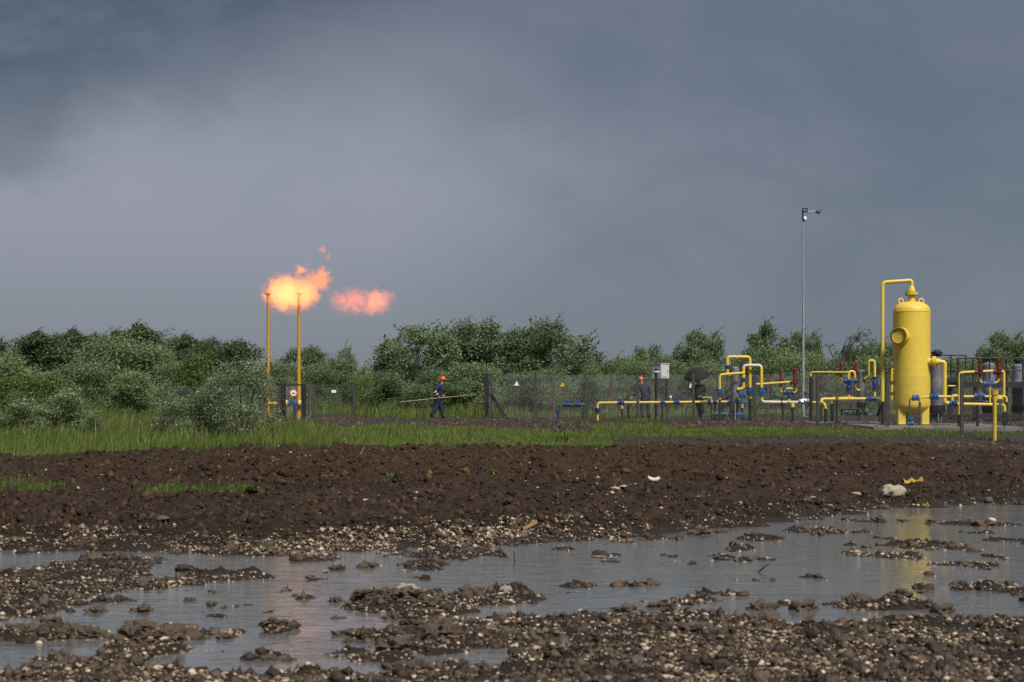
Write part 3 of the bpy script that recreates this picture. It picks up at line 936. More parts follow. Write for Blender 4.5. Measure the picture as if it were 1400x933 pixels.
# manway davit arm
MB().pipe([face_c + Vector((.34, .10, .30)), face_c + Vector((.34, .10, -.02)), face_c + Vector((.22, .02, -.02))], .02).build('davit_arm', M['yellow'], v)
# top nozzle, cone and overhead pipe
tn = P(1246.3, 412, D)
sc_ = D / FPX
MB().lathe(tn - Vector((0, 0, .08)), (0, 0, 1), [(0, 5.5 * sc_), (.12, 4.6 * sc_), (7 * sc_ + .08, 4.6 * sc_)], 20).build('top_nozzle', M['yellow'], v)
flange(v, P(1246.3, 401.5, D), (0, 0, 1), 8.6 * sc_, 2.0 * sc_, 'yellow', 'top_flange', 14)
MB().lathe(P(1246.3, 399, D), (0, 0, 1), [(0, 5.4 * sc_), (3 * sc_, 5.0 * sc_), (8.5 * sc_, 2.4 * sc_)], 18).build('cone_reducer', M['yellow'], v)
tube_part(v, 'overhead_pipe', [P(1246.6, 391.5, D), P(1246.6, 383.6, D), P(1206.6, 386.3, D), P(1206.6, 549, D)], px2m(2.5, D), px2m(6, D))
for px in (1231.5, 1259.5):
    c_ = P(px, 412.0, D)
    MB().torus(c_, (0, 1, 0), .085, .032, 16, 6).box(c_ - Vector((0, 0, .13)), (.16, .05, .12)).build('lifting_lug', M['yellow'], v)
# side nozzle and down pipe
sn = P(1266, 495, D - .35)
nd = Vector((.93, -.36, 0)).normalized()
MB().cyl(sn - nd * .25, sn + nd * .30, px2m(5, D), n=18).build('side_nozzle', M['yellow'], v)
flange(v, sn + nd * .30, nd, px2m(7.4, D), .055, 'yellow', 'side_flange', 12)
MB().lathe(sn + nd * .35, nd, [(0, px2m(5, D)), (.06, px2m(4.6, D)), (.16, px2m(2.8, D))], 16).build('side_reducer', M['yellow'], v)
e0 = sn + nd * .48
tube_part(v, 'down_pipe', [e0, P(1291.5, 495.5, e0.y), P(1291.5, 551, e0.y), P(1298, 551.5, e0.y)], px2m(2.9, D), px2m(6.5, D))
valve(v, P(1298, 551.8, e0.y), P(1309, 551.8, e0.y), px2m(5, D), 'light_blue', (0, -.25, .12))
# sight glass standpipe on the left
for py in (510, 529, 541):
    MB().cyl(P(1219, py, D - .1), P(1226, py, D - .1), .025, n=8).build('gauge_branch', M['yellow'], v)
tube_part(v, 'gauge_pipe', [P(1222, 505, D - .1), P(1219.3, 506, D - .1), P(1219.3, 546, D - .1)], .042, .06)
for py in (523, 538):
    MB().box(P(1219.3, py, D - .1), (.13, .13, .10)).build('gauge_cock', M['bolt'], v)
post_part(v, 1206.6, 549, D, 4.6, 'black', 'pipe_support')

# drain line at the vessel's foot
D = 61.6
t_ = thing('drain_line', 'low yellow drain pipe with blue valves crossing in front of the big vessel', 'pipe', PG(1257.5, D))
tube_part(t_, 'pipe', [P(1258.6, 550, D), P(1258.6, 543.4, D), P(1272, 542.6, D), P(1376, 542.4, D), P(1376, 550.5, D)], px2m(1.75, D), px2m(4, D))
tube_part(t_, 'green_drain', [P(1251, 544.5, D), P(1243.7, 545.3, D), P(1243.7, 577, D)], px2m(1.15, D), px2m(3.5, D), mat='green_paint')
valve(t_, P(1247.6, 544.2, D), P(1255.8, 544.2, D), px2m(4.3, D), 'light_blue', (0, -.22, 0))
valve(t_, P(1240.3, 579.4, D), P(1248.4, 579.4, D), px2m(3.8, D), 'light_blue', (0, -.1, .18))
valve(t_, P(1271.5, 542.4, D), P(1282.5, 542.4, D), px2m(4.5, D), 'light_blue', (0, -.2, .16))
valve(t_, P(1332, 541.5, D), P(1346, 541.5, D), px2m(3.6, D), 'light_blue', (0, -.2, .1))
post_part(t_, 1257.6, 549.5, D, 3.4, 'post_brown')
post_part(t_, 1376, 550, D, 4.0, 'black')
post_part(t_, 1336, 544, D, 3.4, 'black')

# ---- right front: second line, relief valves and standpipe frame
D = 60.2
t_ = thing('relief_manifold', 'yellow pipe frame with two red relief valves and blue valve at the right edge', 'pipe', PG(1311.5, D))
tube_part(t_, 'frame_pipe', [P(1311.6, 567, D), P(1311.6, 509.6, D), P(1359, 507.4, D)], px2m(1.75, D), px2m(5, D))
tube_part(t_, 'rear_pipe', [P(1362, 508.5, D + .3), P(1372.6, 507.6, D + .3), P(1372.6, 541, D + .3)], px2m(1.9, D), px2m(4, D))
post_part(t_, 1311.4, 567, D, 4.2, 'black')
relief(t_, 1340, 490.5, 516.5, D, 5.2)
relief(t_, 1365.6, 489, 516, D, 5.4)
tube_part(t_, 'inlet_bend', [P(1340, 516, D), P(1340, 522.5, D), P(1346, 524, D)], px2m(1.15, D), px2m(3.5, D))
tube_part(t_, 'inlet_bend', [P(1365.4, 515.5, D), P(1365.4, 522.5, D), P(1358, 524, D)], px2m(1.15, D), px2m(3.5, D))
valve(t_, P(1344.5, 525, D), P(1359, 525, D), px2m(4.6, D), 'light_blue', (0, -.26, .0))
tube_part(t_, 'drop_pipe', [P(1353.4, 529, D), P(1353.4, 553, D)], px2m(1.3, D))
tube_part(t_, 'lower_pipe', [P(1309, 552.6, D), P(1373.6, 553.6, D), P(1373.6, 563, D)], px2m(2.1, D), px2m(6, D))
tube_part(t_, 'outlet_bend', [P(1363, 545, D - .5), P(1370.5, 545, D - .3), P(1370.8, 553, D + .15)], px2m(1.9, D), px2m(4.5, D))
valve(t_, P(1333, 550, D + .6), P(1350, 550, D + .6), px2m(2.9, D), 'blue', (0, -.2, .1))
post_part(t_, 1373, 563, D, 4.2, 'black')
post_part(t_, 1336.4, 555, D - .2, 3.6, 'black')
tube_part(t_, 'stub', [P(1309, 541.5, D), P(1301.8, 541.5, D), P(1301.8, 548, D)], px2m(2.2, D), px2m(3, D))

b_ = on_bank(1359.9, 603)
D = b_.y
t_ = thing('vent_standpipe', 'yellow standpipe with a wider collared top, nearest to the viewer, outside the fence', 'pipe', b_)
zt = zpx(533, D)
MB().lathe((b_.x, D, b_.z - .2), (0, 0, 1), [(0, px2m(2.75, D)), (zpx(549, D) - b_.z + .2, px2m(2.75, D)), (zpx(545.5, D) - b_.z + .2, px2m(4.2, D)), (zpx(540.6, D) - b_.z + .2, px2m(4.2, D))], 20).build('pipe', M['yellow_pipe'], t_)
MB().lathe((b_.x, D, zpx(540.6, D)), (0, 0, 1), [(0, px2m(5.2, D)), (zt - zpx(540.6, D), px2m(5.0, D)), (zt - zpx(540.6, D), px2m(4.2, D)), (zt - zpx(540.6, D) - .1, px2m(4.1, D))], 20).build('collar', M['ochre'], t_)

# ---- black skid with railings and grey vessels behind the tank
D = 71.0
t_ = thing('skid_platform', 'black steel skid platform with handrails behind the yellow vessel', 'platform', PG(1340, D))
g = gz(t_.location.x, D)
for a_, b2, py, dd in ((1272, 1321, 486, 1.4), (1309, 1440, 490, 0), (1309, 1440, 506.8, 0), (1272, 1321, 506, 1.4)):
    MB().cyl(P(a_, py, D + dd), P(b2, py, D + dd), .028, n=8).build('handrail', M['black'], t_)
for px, py, dd in ((1300, 486, 1.4), (1320, 486, 1.4), (1309.5, 490, 0), (1330.5, 490, 0), (1353, 490, 0), (1376, 490, 0), (1398.5, 490, 0), (1421, 490, 0)):
    MB().cyl(P(px, py, D + dd), P(px, 530, D + dd), .03, n=8).build('rail_post', M['black'], t_)
MB().box(P(1372, 527, D + .0), (px2m(152, D), .12, px2m(6.5, D))).build('deck_beam', M['black'], t_)
MB().box(P(1362, 524, D + 1.0), (px2m(130, D), 1.9, .05)).build('deck', M['black'], t_)
MB().box(P(1355, 569.5, D - .1), (px2m(180, D), .16, px2m(5, D))).build('base_beam', M['black'], t_)
for px in (1299.5, 1334, 1376, 1430):
    MB().box((P(px, 550, D).x, D + .1, (zpx(528, D) + g) / 2), (.14, .14, zpx(528, D) - g)).build('column', M['black'], t_)
MB().box(P(1302, 520, D - .2), (px2m(15, D), .3, px2m(6, D))).build('junction_box', M['black'], t_)
tube_part(t_, 'yellow_stub_pipe', [P(1296, 528, D - .3), P(1306, 528, D - .3)], px2m(1.2, D), mat='yellow_pipe')
def grey_vessel(px, D, py0, py1, wpx, label, cap=None, skirt=True):
    b_ = PG(px, D)
    v_ = thing('filter_vessel', label, 'vessel', b_, 'grey filter vessels')
    r = px2m(wpx, D) / 2
    z0, z1 = zpx(py1, D), zpx(py0, D)
    h = z1 - z0
    pr = [(0, .02), (r * .15, r * .6), (r * .45, r), (h * .42, r), (h * .43, r * 1.02), (h * .45, r * 1.02), (h * .46, r), (h - r * .5, r), (h - r * .18, r * .75), (h, .03)]
    MB().lathe((b_.x, D, z0), (0, 0, 1), pr, 28).build('shell', M['vessel_grey'], v_)
    for i in range(3):
        a = i * 2.1 + .5
        p = Vector((b_.x + math.cos(a) * r * .8, D + math.sin(a) * r * .8, 0))
        MB().cyl((p.x, p.y, b_.z - .05), (p.x, p.y, z0 + r * .8), .035, n=8).build('leg', M['vessel_grey'], v_)
    if cap:
        MB().lathe((b_.x, D, z1 - .05), (0, 0, 1), [(0, r * .5), (.12, r * .5), (.12, r * .8), (.2, r * .8), (.3, r * .4)], 16).build('cap', M[cap], v_)
    if skirt:
        MB().lathe((b_.x, D, z0 + r * .35), (0, 0, 1), [(0, r * 1.05), (.10, r * 1.14), (h * .12, r * 1.14), (h * .13, r * 1.02)], 28).build('band', M['black'], v_)
    return v_
grey_vessel(1281, 70.4, 487, 568, 19, 'wide grey vessel close behind the right side of the yellow vessel', 'black')
grey_vessel(1352, 73.6, 495, 566, 17, 'grey vessel on the skid behind the red relief valves')
grey_vessel(1391.5, 72.4, 497, 566, 15, 'grey vessel at the right edge behind the handrail', 'black')

# ---- middle: long yellow pipeline with blue flanged valves
D = 73.0
b_ = PG(817, D)
t_ = thing('pipeline', 'long low yellow pipeline with blue flanged valves running along the fence', 'pipe', b_)
yp = lambda px: 551.2 - (px - 817) / 183 * 1.6
tube_part(t_, 'pipe', [Vector((b_.x, D, b_.z - .1)), P(817, 551, D), P(1000, yp(1000), D)], px2m(1.7, D), px2m(4.5, D))
valve(t_, P(817, 564.5, D), P(817, 558.2, D), px2m(4.0, D), 'blue')
for px, L in ((849, 8.5), (906, 6), (925, 8), (970.3, 5), (977.5, 5), (997.5, 5)):
    valve(t_, P(px - L / 2, yp(px), D), P(px + L / 2, yp(px), D), px2m(3.7, D), 'blue', (0, -.06, .16) if px in (849, 925) else None)
for px, top in ((850.5, 559), (859, 551.5), (988, 551)):
    post_part(t_, px, top, D, 3.0, 'black')
MB().cyl(P(850.5, 559, D), P(850.5, 554, D), px2m(1.6, D), n=10).build('yellow_stub', M['yellow_pipe'], t_)
MB().cyl(P(917, 550, D), P(917, 543.5, D), .016, n=6).build('gauge_stem', M['yellow_pipe'], t_)
MB().lathe(P(917, 542.6, D) + Vector((0, .02, 0)), (0, -1, 0), [(0, .05), (.05, .05)], 14).build('pressure_gauge', M['white_sign'], t_)
tube_part(t_, 'sample_tube', [P(960, 543.6, D - .2), P(972.4, 543.6, D - .2), P(972.4, 551, D - .2)], .024, .04)
post_part(t_, 972.6, 551, D - .2, 1.6, 'black')
for px in (905, 977.5):
    post_part(t_, px, yp(px) + 3, D, 2.4, 'black')

D = 75.0
b_ = PG(763, D)
t_ = thing('valve_riser', 'small green pipe with two blue valves behind the left end of the fence', 'valve', b_)
MB().cyl((b_.x, D, b_.z - .1), P(763, 564, D), px2m(1.7, D), n=12).build('riser', M['blue'], t_)
MB().lathe(P(763, 565, D), (0, 0, 1), [(0, px2m(3.2, D)), (px2m(4.5, D), px2m(3.2, D))], 16).build('riser_cap', M['blue'], t_)
tube_part(t_, 'pipe', [P(763, 561, D), P(763, 553.6, D), P(798, 553.6, D), P(800, 554.5, D)], px2m(1.4, D), px2m(5, D), mat='green_paint')
for px in (775, 789.3):
    valve(t_, P(px - 5, 553.6, D), P(px + 5, 553.6, D), px2m(3.9, D), 'blue', (0, -.05, .16))
post_part(t_, 797, 554.6, D, 1.8, 'black')

# ---- filter skid with the pale yellow loops
D = 71.0
grey_vessel(1005, D + .2, 501, 565, 11.5, 'slim grey vessel under the pale yellow pipe loops at centre', None, False)
b_ = PG(1025, D)
t_ = thing('filter_piping', 'tall pale yellow pipe loops with blue valves round the slim grey vessel', 'pipe', b_)
r_ = px2m(2.1, D)
tube_part(t_, 'rear_loop', [P(1001, 514.3, D + .25), P(994.6, 513, D + .25), P(994.6, 488.2, D + .25), P(1025.3, 488.2, D + .25), P(1025.3, 545, D + .25)], r_, px2m(4.5, D))
o_ = tube_part(t_, 'front_loop', [P(1008, 532.8, D), P(1016.6, 531.5, D), P(1016.6, 499.8, D), P(1041, 499.8, D), P(1041, 549.8, D), P(1092, 550.4, D)], r_, px2m(5, D))
o_.data.materials.append(M['cream'])
for po in o_.data.polygons:
    c_ = po.center
    px = c_.x / c_.y * FPX + 700
    py = HORIZON - (c_.z - EYE) / c_.y * FPX
    if (px > 1042 and py > 540) or (py < 503): po.material_index = 1
tube_part(t_, 'bypass_pipe', [P(1018, 510, D - .3), P(984, 512.6, D - .3), P(984, 547, D - .3)], px2m(1.7, D), px2m(4.5, D))
MB().lathe(P(994.6, 504.5, D + .25), (0, 0, 1), [(0, px2m(2.9, D)), (px2m(5, D), px2m(2.9, D))], 14).build('coupling', M['blue'], t_)
MB().lathe(P(1016.6, 522, D), (0, 0, 1), [(0, px2m(3.2, D)), (px2m(5, D), px2m(3.2, D))], 14).build('coupling', M['blue'], t_)
valve(t_, P(984, 541.4, D - .3), P(984, 532.4, D - .3), px2m(4.2, D), 'light_blue', (0, -.2, 0))
valve(t_, P(1025.3, 540, D + .25), P(1025.3, 529.8, D + .25), px2m(4.6, D), 'light_blue', (0, -.25, 0))
valve(t_, P(1041, 540.6, D), P(1041, 530, D), px2m(4.6, D), 'light_blue', (0, -.25, 0))
valve(t_, P(1011, 540, D - .25), P(1018, 540, D - .25), px2m(4.9, D), 'light_blue', (0, -.2, 0))
valve(t_, P(1011, 550.5, D - .25), P(1020, 550.5, D - .25), px2m(2.6, D), 'light_blue', (0, -.2, .0))
MB().cyl(P(1014.5, 552.5, D - .25), P(1014.5, 558, D - .25), px2m(1.8, D), n=12).build('yellow_stub', M['yellow_pipe'], t_)
valve(t_, P(1007.5, 567.6, D - .25), P(1014.5, 567.6, D - .25), px2m(4.2, D), 'light_blue', (0, -.2, 0))
valve(t_, P(985, 566.5, D + .2), P(993, 566.5, D + .2), px2m(3.2, D), 'teal')
valve(t_, P(976, 566.5, D + .2), P(982, 566.5, D + .2), px2m(3.0, D), 'teal')
tube_part(t_, 'drain_pipe', [P(960, 568, D + .2), P(1008, 567.6, D + .2)], px2m(.9, D), mat='teal')
for px, top, dd, w_ in ((984, 546.5, -.3, 3.6), (1025.3, 545, .25, 4.0), (1014.6, 558, -.25, 3.2), (1070, 551.5, 0, 3.0), (1083.8, 557, 0, 4.0), (998, 552, .1, 1.6)):
    post_part(t_, px, top, D + dd, w_, 'black')
MB().cyl(P(1005.2, 551, D - .5), P(1005.2, 575, D - .5), .02, n=8).build('thin_prop', M['mast'], t_)
MB().lathe(P(1083.8, 557, D), (0, 0, 1), [(0, px2m(2.4, D)), (px2m(3.5, D), px2m(2.4, D)), (px2m(5.5, D), px2m(1.6, D))], 12).build('yellow_stub', M['yellow_pipe'], t_)
MB().torus(P(1068.6, 550.3, D), (1, 0, 0), px2m(2.4, D), .025, 14, 6).build('clamp', M['black'], t_)
# relief valves over the white pipe
relief(t_, 1067.6, 505, 529.5, D + .3, 4.6, side=-1)
relief(t_, 1087, 503, 530, D, 4.8)
tube_part(t_, 'slanted_pipe', [P(1034, 525.7, D), P(1084, 522.2, D)], px2m(1.5, D))
tube_part(t_, 'inlet_bend', [P(1067.8, 529, D + .3), P(1067.8, 536, D + .2), P(1073, 537.4, D)], px2m(1.0, D), px2m(3, D))
tube_part(t_, 'inlet_bend', [P(1088.6, 529.5, D), P(1088.6, 536.4, D), P(1083, 537.4, D)], px2m(1.0, D), px2m(3, D))
valve(t_, P(1071.5, 537, D), P(1084.5, 537, D), px2m(4.2, D), 'blue', (0, -.2, .0))
MB().cyl(P(1075, 531.6, D), P(1084, 531.6, D), px2m(1.4, D), n=10).build('yellow_nameplate', M['yellow_pipe'], t_)
MB().lathe(P(1078.3, 550, D), (0, 0, 1), [(0, px2m(3, D)), (px2m(5, D), px2m(1.6, D)), (px2m(6, D), px2m(1.6, D))], 12).build('reducer', M['yellow_pipe'], t_)
MB().lathe(P(1078.3, 545, D), (0, 0, 1), [(0, px2m(3.2, D)), (px2m(1.4, D), px2m(3.2, D)), (px2m(1.5, D), px2m(2.2, D)), (px2m(5, D), px2m(2.2, D))], 14).build('pedestal', M['blue'], t_)
valve(t_, P(1056, 546.8, D + .2), P(1069, 546.8, D + .2), px2m(1.4, D), 'teal')
# foil lump round the joint
fv, ff = lump(ICO2, 123, .35, .62, 1.9)
fc = P(1100.5, 549, D - .05)
fv = fv * np.array([px2m(10.5, D), .20, px2m(6.6, D)]) + np.array(fc)
attach(mesh_obj('foil_wrap', np_mesh('foil_wrap', fv, ff, M['foil'], False)), t_)
MB().lathe(P(1102, 544, D), (0, 0, 1), [(0, px2m(2.4, D)), (px2m(5, D), px2m(2.0, D))], 12).build('blue_stub', M['light_blue'], t_)
MB().lathe(P(1102, 539.5, D), (0, 0, 1), [(0, px2m(2.6, D)), (px2m(1.5, D), px2m(3.0, D)), (px2m(4, D), px2m(2.2, D)), (px2m(5, D), px2m(.8, D))], 12).build('red_knob', M['red'], t_)
tube_part(t_, 'joint_pipe', [P(1108, 550.4, D), P(1122, 550.2, D)], px2m(1.5, D))

# ---- second filter skid between the mast and the yellow vessel
D = 67.5
grey_vessel(1178, D + .5, 505.5, 559, 11, 'slim grey vessel left of the yellow vessel, beside the inverted U pipe', None, True)
b_ = PG(1160, D)
t_ = thing('metering_piping', 'yellow header pipe with blue tee valve and inverted U loop left of the vessel', 'pipe', b_)
tube_part(t_, 'top_pipe', [P(1108.6, 515.5, D + 1), P(1108.6, 509.4, D + 1), P(1114, 509.3, D + .9), P(1160.4, 509.6, D)], px2m(1.55, D), px2m(4, D))
post_part(t_, 1108.5, 515, D + 1, 4.4, 'black')
tube_part(t_, 'small_loop', [P(1160.4, 519, D), P(1160.4, 508, D), P(1168.6, 508, D), P(1168.6, 529, D + .1), P(1170.5, 533.4, D + .3), P(1175, 533.6, D + .4)], px2m(1.7, D), px2m(4, D))
valve(t_, P(1154, 521, D), P(1171.5, 521, D), px2m(3.7, D), 'blue', (0, -.22, .0))
valve(t_, P(1160.4, 537.5, D), P(1160.4, 523.5, D), px2m(4.2, D), 'blue')
MB().lathe(P(1160.6, 546, D), (0, 0, 1), [(0, px2m(2.6, D)), (px2m(4, D), px2m(1.7, D)), (px2m(9, D), px2m(1.7, D))], 12).build('branch', M['yellow_pipe'], t_)
tube_part(t_, 'header_pipe', [P(1128.8, 559, D - .35), P(1127.6, 552.6, D - .35), P(1122.8, 550.6, D - .1), P(1123.4, 545.8, D), P(1184, 545.4, D)], px2m(2.0, D), px2m(3.6, D))
tube_part(t_, 'rear_header', [P(1137, 552, D + .7), P(1137, 544.4, D + .7), P(1171, 544.2, D + .7)], px2m(1.8, D), px2m(3.4, D))
valve(t_, P(1184, 545.4, D), P(1198, 545.4, D), px2m(4.0, D), 'blue')
tube_part(t_, 'outlet_pipe', [P(1198, 545, D), P(1206.5, 546.4, D - 2.0), P(1210, 546.6, D - 3.9)], px2m(1.7, D), .05)
tube_part(t_, 'inverted_loop', [P(1182, 518, D + .3), P(1187.6, 515, D + .2), P(1187.6, 493.2, D), P(1195.8, 493.2, D), P(1195.8, 545, D)], px2m(1.8, D), px2m(4.2, D))
valve(t_, P(1195.8, 533.8, D), P(1195.8, 515.5, D), px2m(4.0, D), 'blue', (0, -.2, 0))
relief(t_, 1150, 496, 516, D + .4, 4.4)
relief(t_, 1169.6, 495.5, 517, D + .5, 4.4)
tube_part(t_, 'inlet_bend', [P(1150, 516, D + .4), P(1150.4, 521, D + .3), P(1154, 521.4, D)], px2m(.9, D), px2m(2, D))
for px, top, dd, w_ in ((1128.8, 559, -.35, 4.2), (1137, 552, .7, 3.6), (1144, 547, 0, 3.2), (1139.4, 547, -.1, 1.6), (1122.8, 555, .3, 2.4), (1202, 549, -.8, 1.8)):
    post_part(t_, px, top, D + dd, w_, 'black')
MB().cyl(P(1144, 549, D), P(1144, 543, D), px2m(2.5, D), n=10).build('clamp', M['bolt'], t_)
tube_part(t_, 'teal_drain', [P(1152, 566.5, D + .5), P(1192, 567.5, D + .5)], px2m(1.0, D), mat='teal')
for px in (1158, 1167, 1176, 1184):
    valve(t_, P(px - 3, 565.4, D + .5), P(px + 3, 565.4, D + .5), px2m(2.2, D), 'teal')
for a_, b2, py in ((1150.5, 1171, 560), (1150.5, 1150.6, 568)):
    pass
MB().pipe([P(1150.8, 569, D + .4), P(1150.8, 560, D + .4), P(1172, 560, D + .4), P(1172, 569, D + .4)], .035, .03, 8).build('guard_rail', M['black'], t_)
MB().cyl(P(1206, 553, D - 3.5), P(1199.5, 568, D - 3.3), .06, n=8).build('diagonal_brace', M['black'], t_)

# ---- wet concrete slabs under the skids
def slab(px0, px1, D0, D1, label):
    x0, x1 = (px0 - 700) / FPX * D0, (px1 - 700) / FPX * D0
    q = MB()
    n = 24
    vs = []
    for i in range(n + 1):
        x = x0 + (x1 - x0) * i / n
        for y in (D0, D1):
            vs.append((x, y, gz((x0 + x1) / 2, (D0 + D1) / 2) + (y - (D0 + D1) / 2) * .0295 + .055))
    fs = np.array([(2 * i, 2 * i + 2, 2 * i + 3, 2 * i + 1) for i in range(n)])
    o = mesh_obj('paved_slab', np_mesh('paved_slab', np.array(vs), fs, M['concrete']), kind='structure')
    md_ = o.modifiers.new('solid', 'SOLIDIFY'); md_.thickness = .15; md_.offset = -1
slab(925, 1100, 70.0, 72.2, '')
slab(1112, 1215, 66.0, 68.6, '')
slab(1195, 1400, 59.2, 64.6, '')

# ---- lamp mast
D = 82.0
b_ = PG(1098.2, D)
t_ = thing('lamp_mast', 'slender grey metal mast with a floodlight and side arm, tallest thing in the yard', 'lamp post', b_)
zt = zpx(287.5, D)
MB().lathe((b_.x, D, b_.z - .1), (0, 0, 1), [(0, .075), ((zt - b_.z) * .45, .055), (zt - b_.z, .03)], 12).build('pole', M['mast'], t_)
MB().box((b_.x, D, b_.z + .02), (.4, .4, .05)).build('base_plate', M['mast'], t_)
c_ = P(1100.4, 288.2, D)
MB().box(c_ + Vector((0, 0, .085)), (.24, .12, .035)).box(c_ - Vector((0, 0, .05)), (.24, .12, .05)).box(c_ + Vector((-.10, 0, .02)), (.03, .12, .16)).box(c_ + Vector((.11, 0, .02)), (.03, .12, .16)).build('bracket', M['black'], t_)
tube_part(t_, 'side_arm', [P(1103, 290, D), P(1109, 289.3, D), P(1115, 289.3, D)], .03, .1, mat='mast')
q = MB()
q.lathe(P(1114.5, 289.2, D), (1, 0, -.28), [(0, .03), (.06, .06), (.22, .07), (.24, .03)], 12)
q.build('arm_lamp', M['black'], t_)
MB().cyl(P(1118.5, 290.6, D), P(1122.5, 287.8, D), .035, .028, n=8).build('arm_tip', M['black'], t_)
MB().box(P(1097.6, 293.5, D), (.07, .08, .40)).build('flood_stay', M['black'], t_)
MB().ball(P(1100.5, 299.3, D), (.085, .085, .12)).build('flood_lamp', M['white_sign'], t_)
MB().lathe(P(1098.2, 302.6, D), (.3, 0, .9), [(0, .05), (.05, .085), (.12, .07)], 12).build('flood_cup', M['black'], t_)

# ---- instrument cabinet on posts
D = 76.5
b_ = PG(904, D)
t_ = thing('instrument_cabinet', 'pale grey metal cabinet raised on two black posts beside the pipeline', 'cabinet', b_)
rot = Matrix.Rotation(R(38), 3, 'Z')
cc = P(903, 508, D)
MB().box(cc, (px2m(15.5, D), px2m(18, D), px2m(19.5, D)), rot).build('box', M['cabinet'], t_)
MB().box(cc + Vector((0, 0, px2m(10.2, D))), (px2m(17, D), px2m(19.5, D), .03), rot).build('lid', M['cabinet'], t_)
MB().box(cc + rot @ Vector((-.05, -px2m(9.3, D), 0)), (px2m(12, D), .012, px2m(15.5, D)), rot).build('door', M['cabinet'], t_)
MB().box(cc + rot @ Vector((.14, -px2m(9.6, D), -.02)), (.02, .03, .09), rot).build('handle', M['black'], t_)
D2 = 75.6
MB().cyl((P(897, 510, D2).x, D2, gz(P(897, 510, D2).x, D2) - .1), P(897, 510, D2), px2m(1.9, D2), n=12).build('post', M['black'], t_)
MB().cyl(P(897, 507.4, D2), P(897, 504.4, D2), px2m(1.9, D2), n=12).build('post_cap', M['black'], t_)
MB().lathe(P(897, 510, D2), (0, 0, 1), [(0, px2m(2.6, D2)), (px2m(1, D2), px2m(3.2, D2)), (px2m(2.4, D2), px2m(2.4, D2))], 14).build('insulator', M['cabinet'], t_)
MB().box(P(901, 508.6, D2), (px2m(5, D2), .05, .05)).build('bracket', M['cabinet'], t_)
D2 = 77.2
MB().cyl((P(912, 515, D2).x, D2, gz(P(912, 515, D2).x, D2) - .1), P(912, 515, D2), px2m(1.8, D2), n=12).build('post', M['post'], t_)

# ------------------------------------------------------------------ fences: every post a part, each panel its own wire mesh
def wire_panel(a, b, h0, h1, cell, r=.0009):
    """diamond wire mesh between two posts; a, b ground points, z from h0 to h1 above them"""
    a, b = Vector(a), Vector(b)
    L = (Vector((b.x, b.y, 0)) - Vector((a.x, a.y, 0))).length
    H = h1 - h0
    e = Vector((b.x - a.x, b.y - a.y, 0)) / L
    nrm = Vector((-e.y, e.x, 0))
    def pt(s_, h): return a + e * s_ + Vector((0, 0, (b.z - a.z) * s_ / L + h0 + h))
    q = MB()
    def wire(p0, p1):
        d = (p1 - p0).normalized()
        u = d.cross(nrm).normalized()
        k0 = len(q.v)
        for p in (p0, p1):
            q.v.append(p + u * r * 1.3); q.v.append(p - u * r * .65 + nrm * r); q.v.append(p - u * r * .65 - nrm * r)
        for i in range(3):
            j = (i + 1) % 3
            q.face((k0 + i, k0 + j, k0 + 3 + j, k0 + 3 + i))
    step = cell * 1.4142
    s_ = -H
    while s_ < L:
        s0, s1 = max(s_, 0), min(s_ + H, L)
        if s1 - s0 > .01:
            wire(pt(s0, s0 - s_), pt(s1, s1 - s_))
            wire(pt(s0, H - (s0 - s_)), pt(s1, H - (s1 - s_)))
        s_ += step
    for h in (.01, H * .5, H - .01):
        wire(pt(0, h), pt(L, h))
    return q
def fence(label, name, pts, height, cell, wpx, mats, mesh_from=0, skip=()):
    """pts: list of ground points with posts"""
    f_ = thing(name, label, 'fence', pts[0])
    for i, p in enumerate(pts):
        w_ = wpx[i] if isinstance(wpx, list) else wpx
        r = w_ / 2
        h = height[i] if isinstance(height, list) else height
        q = MB().box(p + Vector((0, 0, h / 2 - .1)), (2 * r, 2 * r, h + .2)).box(p + Vector((0, 0, h + .006)), (2 * r + .01, 2 * r + .01, .012))
        q.build('fence_post', M[mats[i] if isinstance(mats, list) else mats], f_)
    for i in range(len(pts) - 1):
        if i in skip: continue
        h = min(height[i], height[i + 1]) if isinstance(height, list) else height
        wire_panel(pts[i], pts[i + 1], .05, h - .04, cell).build('wire_mesh', M['wire'], f_)
    return f_
# front line: straight on plan from the far left corner to the near right
A0, A1 = PG(665, 79.0), PG(1315, 57.2)
def on_line(px, A, B):
    k_ = (px - 700) / FPX
    d = B - A
    t_ = (k_ * A.y - A.x) / (d.x - k_ * d.y)
    p = A + d * t_
    return Vector((p.x, p.y, gz(p.x, p.y)))
fpx = [665, 732, 801, 872, 948, 1032, 1118, 1213, 1315, 1425]
front = [on_line(px, A0, A1) for px in fpx]
fh = [(HORIZON - 511.5) / FPX * p.y + EYE - p.z for p in front]
fence('wire mesh fence with brown grey posts along the front of the gas yard', 'front_fence', front, fh, .05,
      [.19] + [.105] * 9, ['post_navy'] + ['post'] * 9)
B0, B1 = PG(757, 80.0), PG(1113, 86.0)
rpx = [665, 757, 836, 912, 981, 1050, 1113, 1180, 1262, 1340, 1425]
rear = [front[0] + Vector((.22, .25, 0))] + [on_line(px, B0, B1) for px in rpx[1:]]
rh = [fh[0]] + [(HORIZON - 511.5) / FPX * p.y + EYE - p.z for p in rear[1:]]
fence('wire mesh fence with brown posts along the rear of the gas yard', 'rear_fence', rear, rh, .05, .12,
      ['post'] + ['post_brown'] * 10)
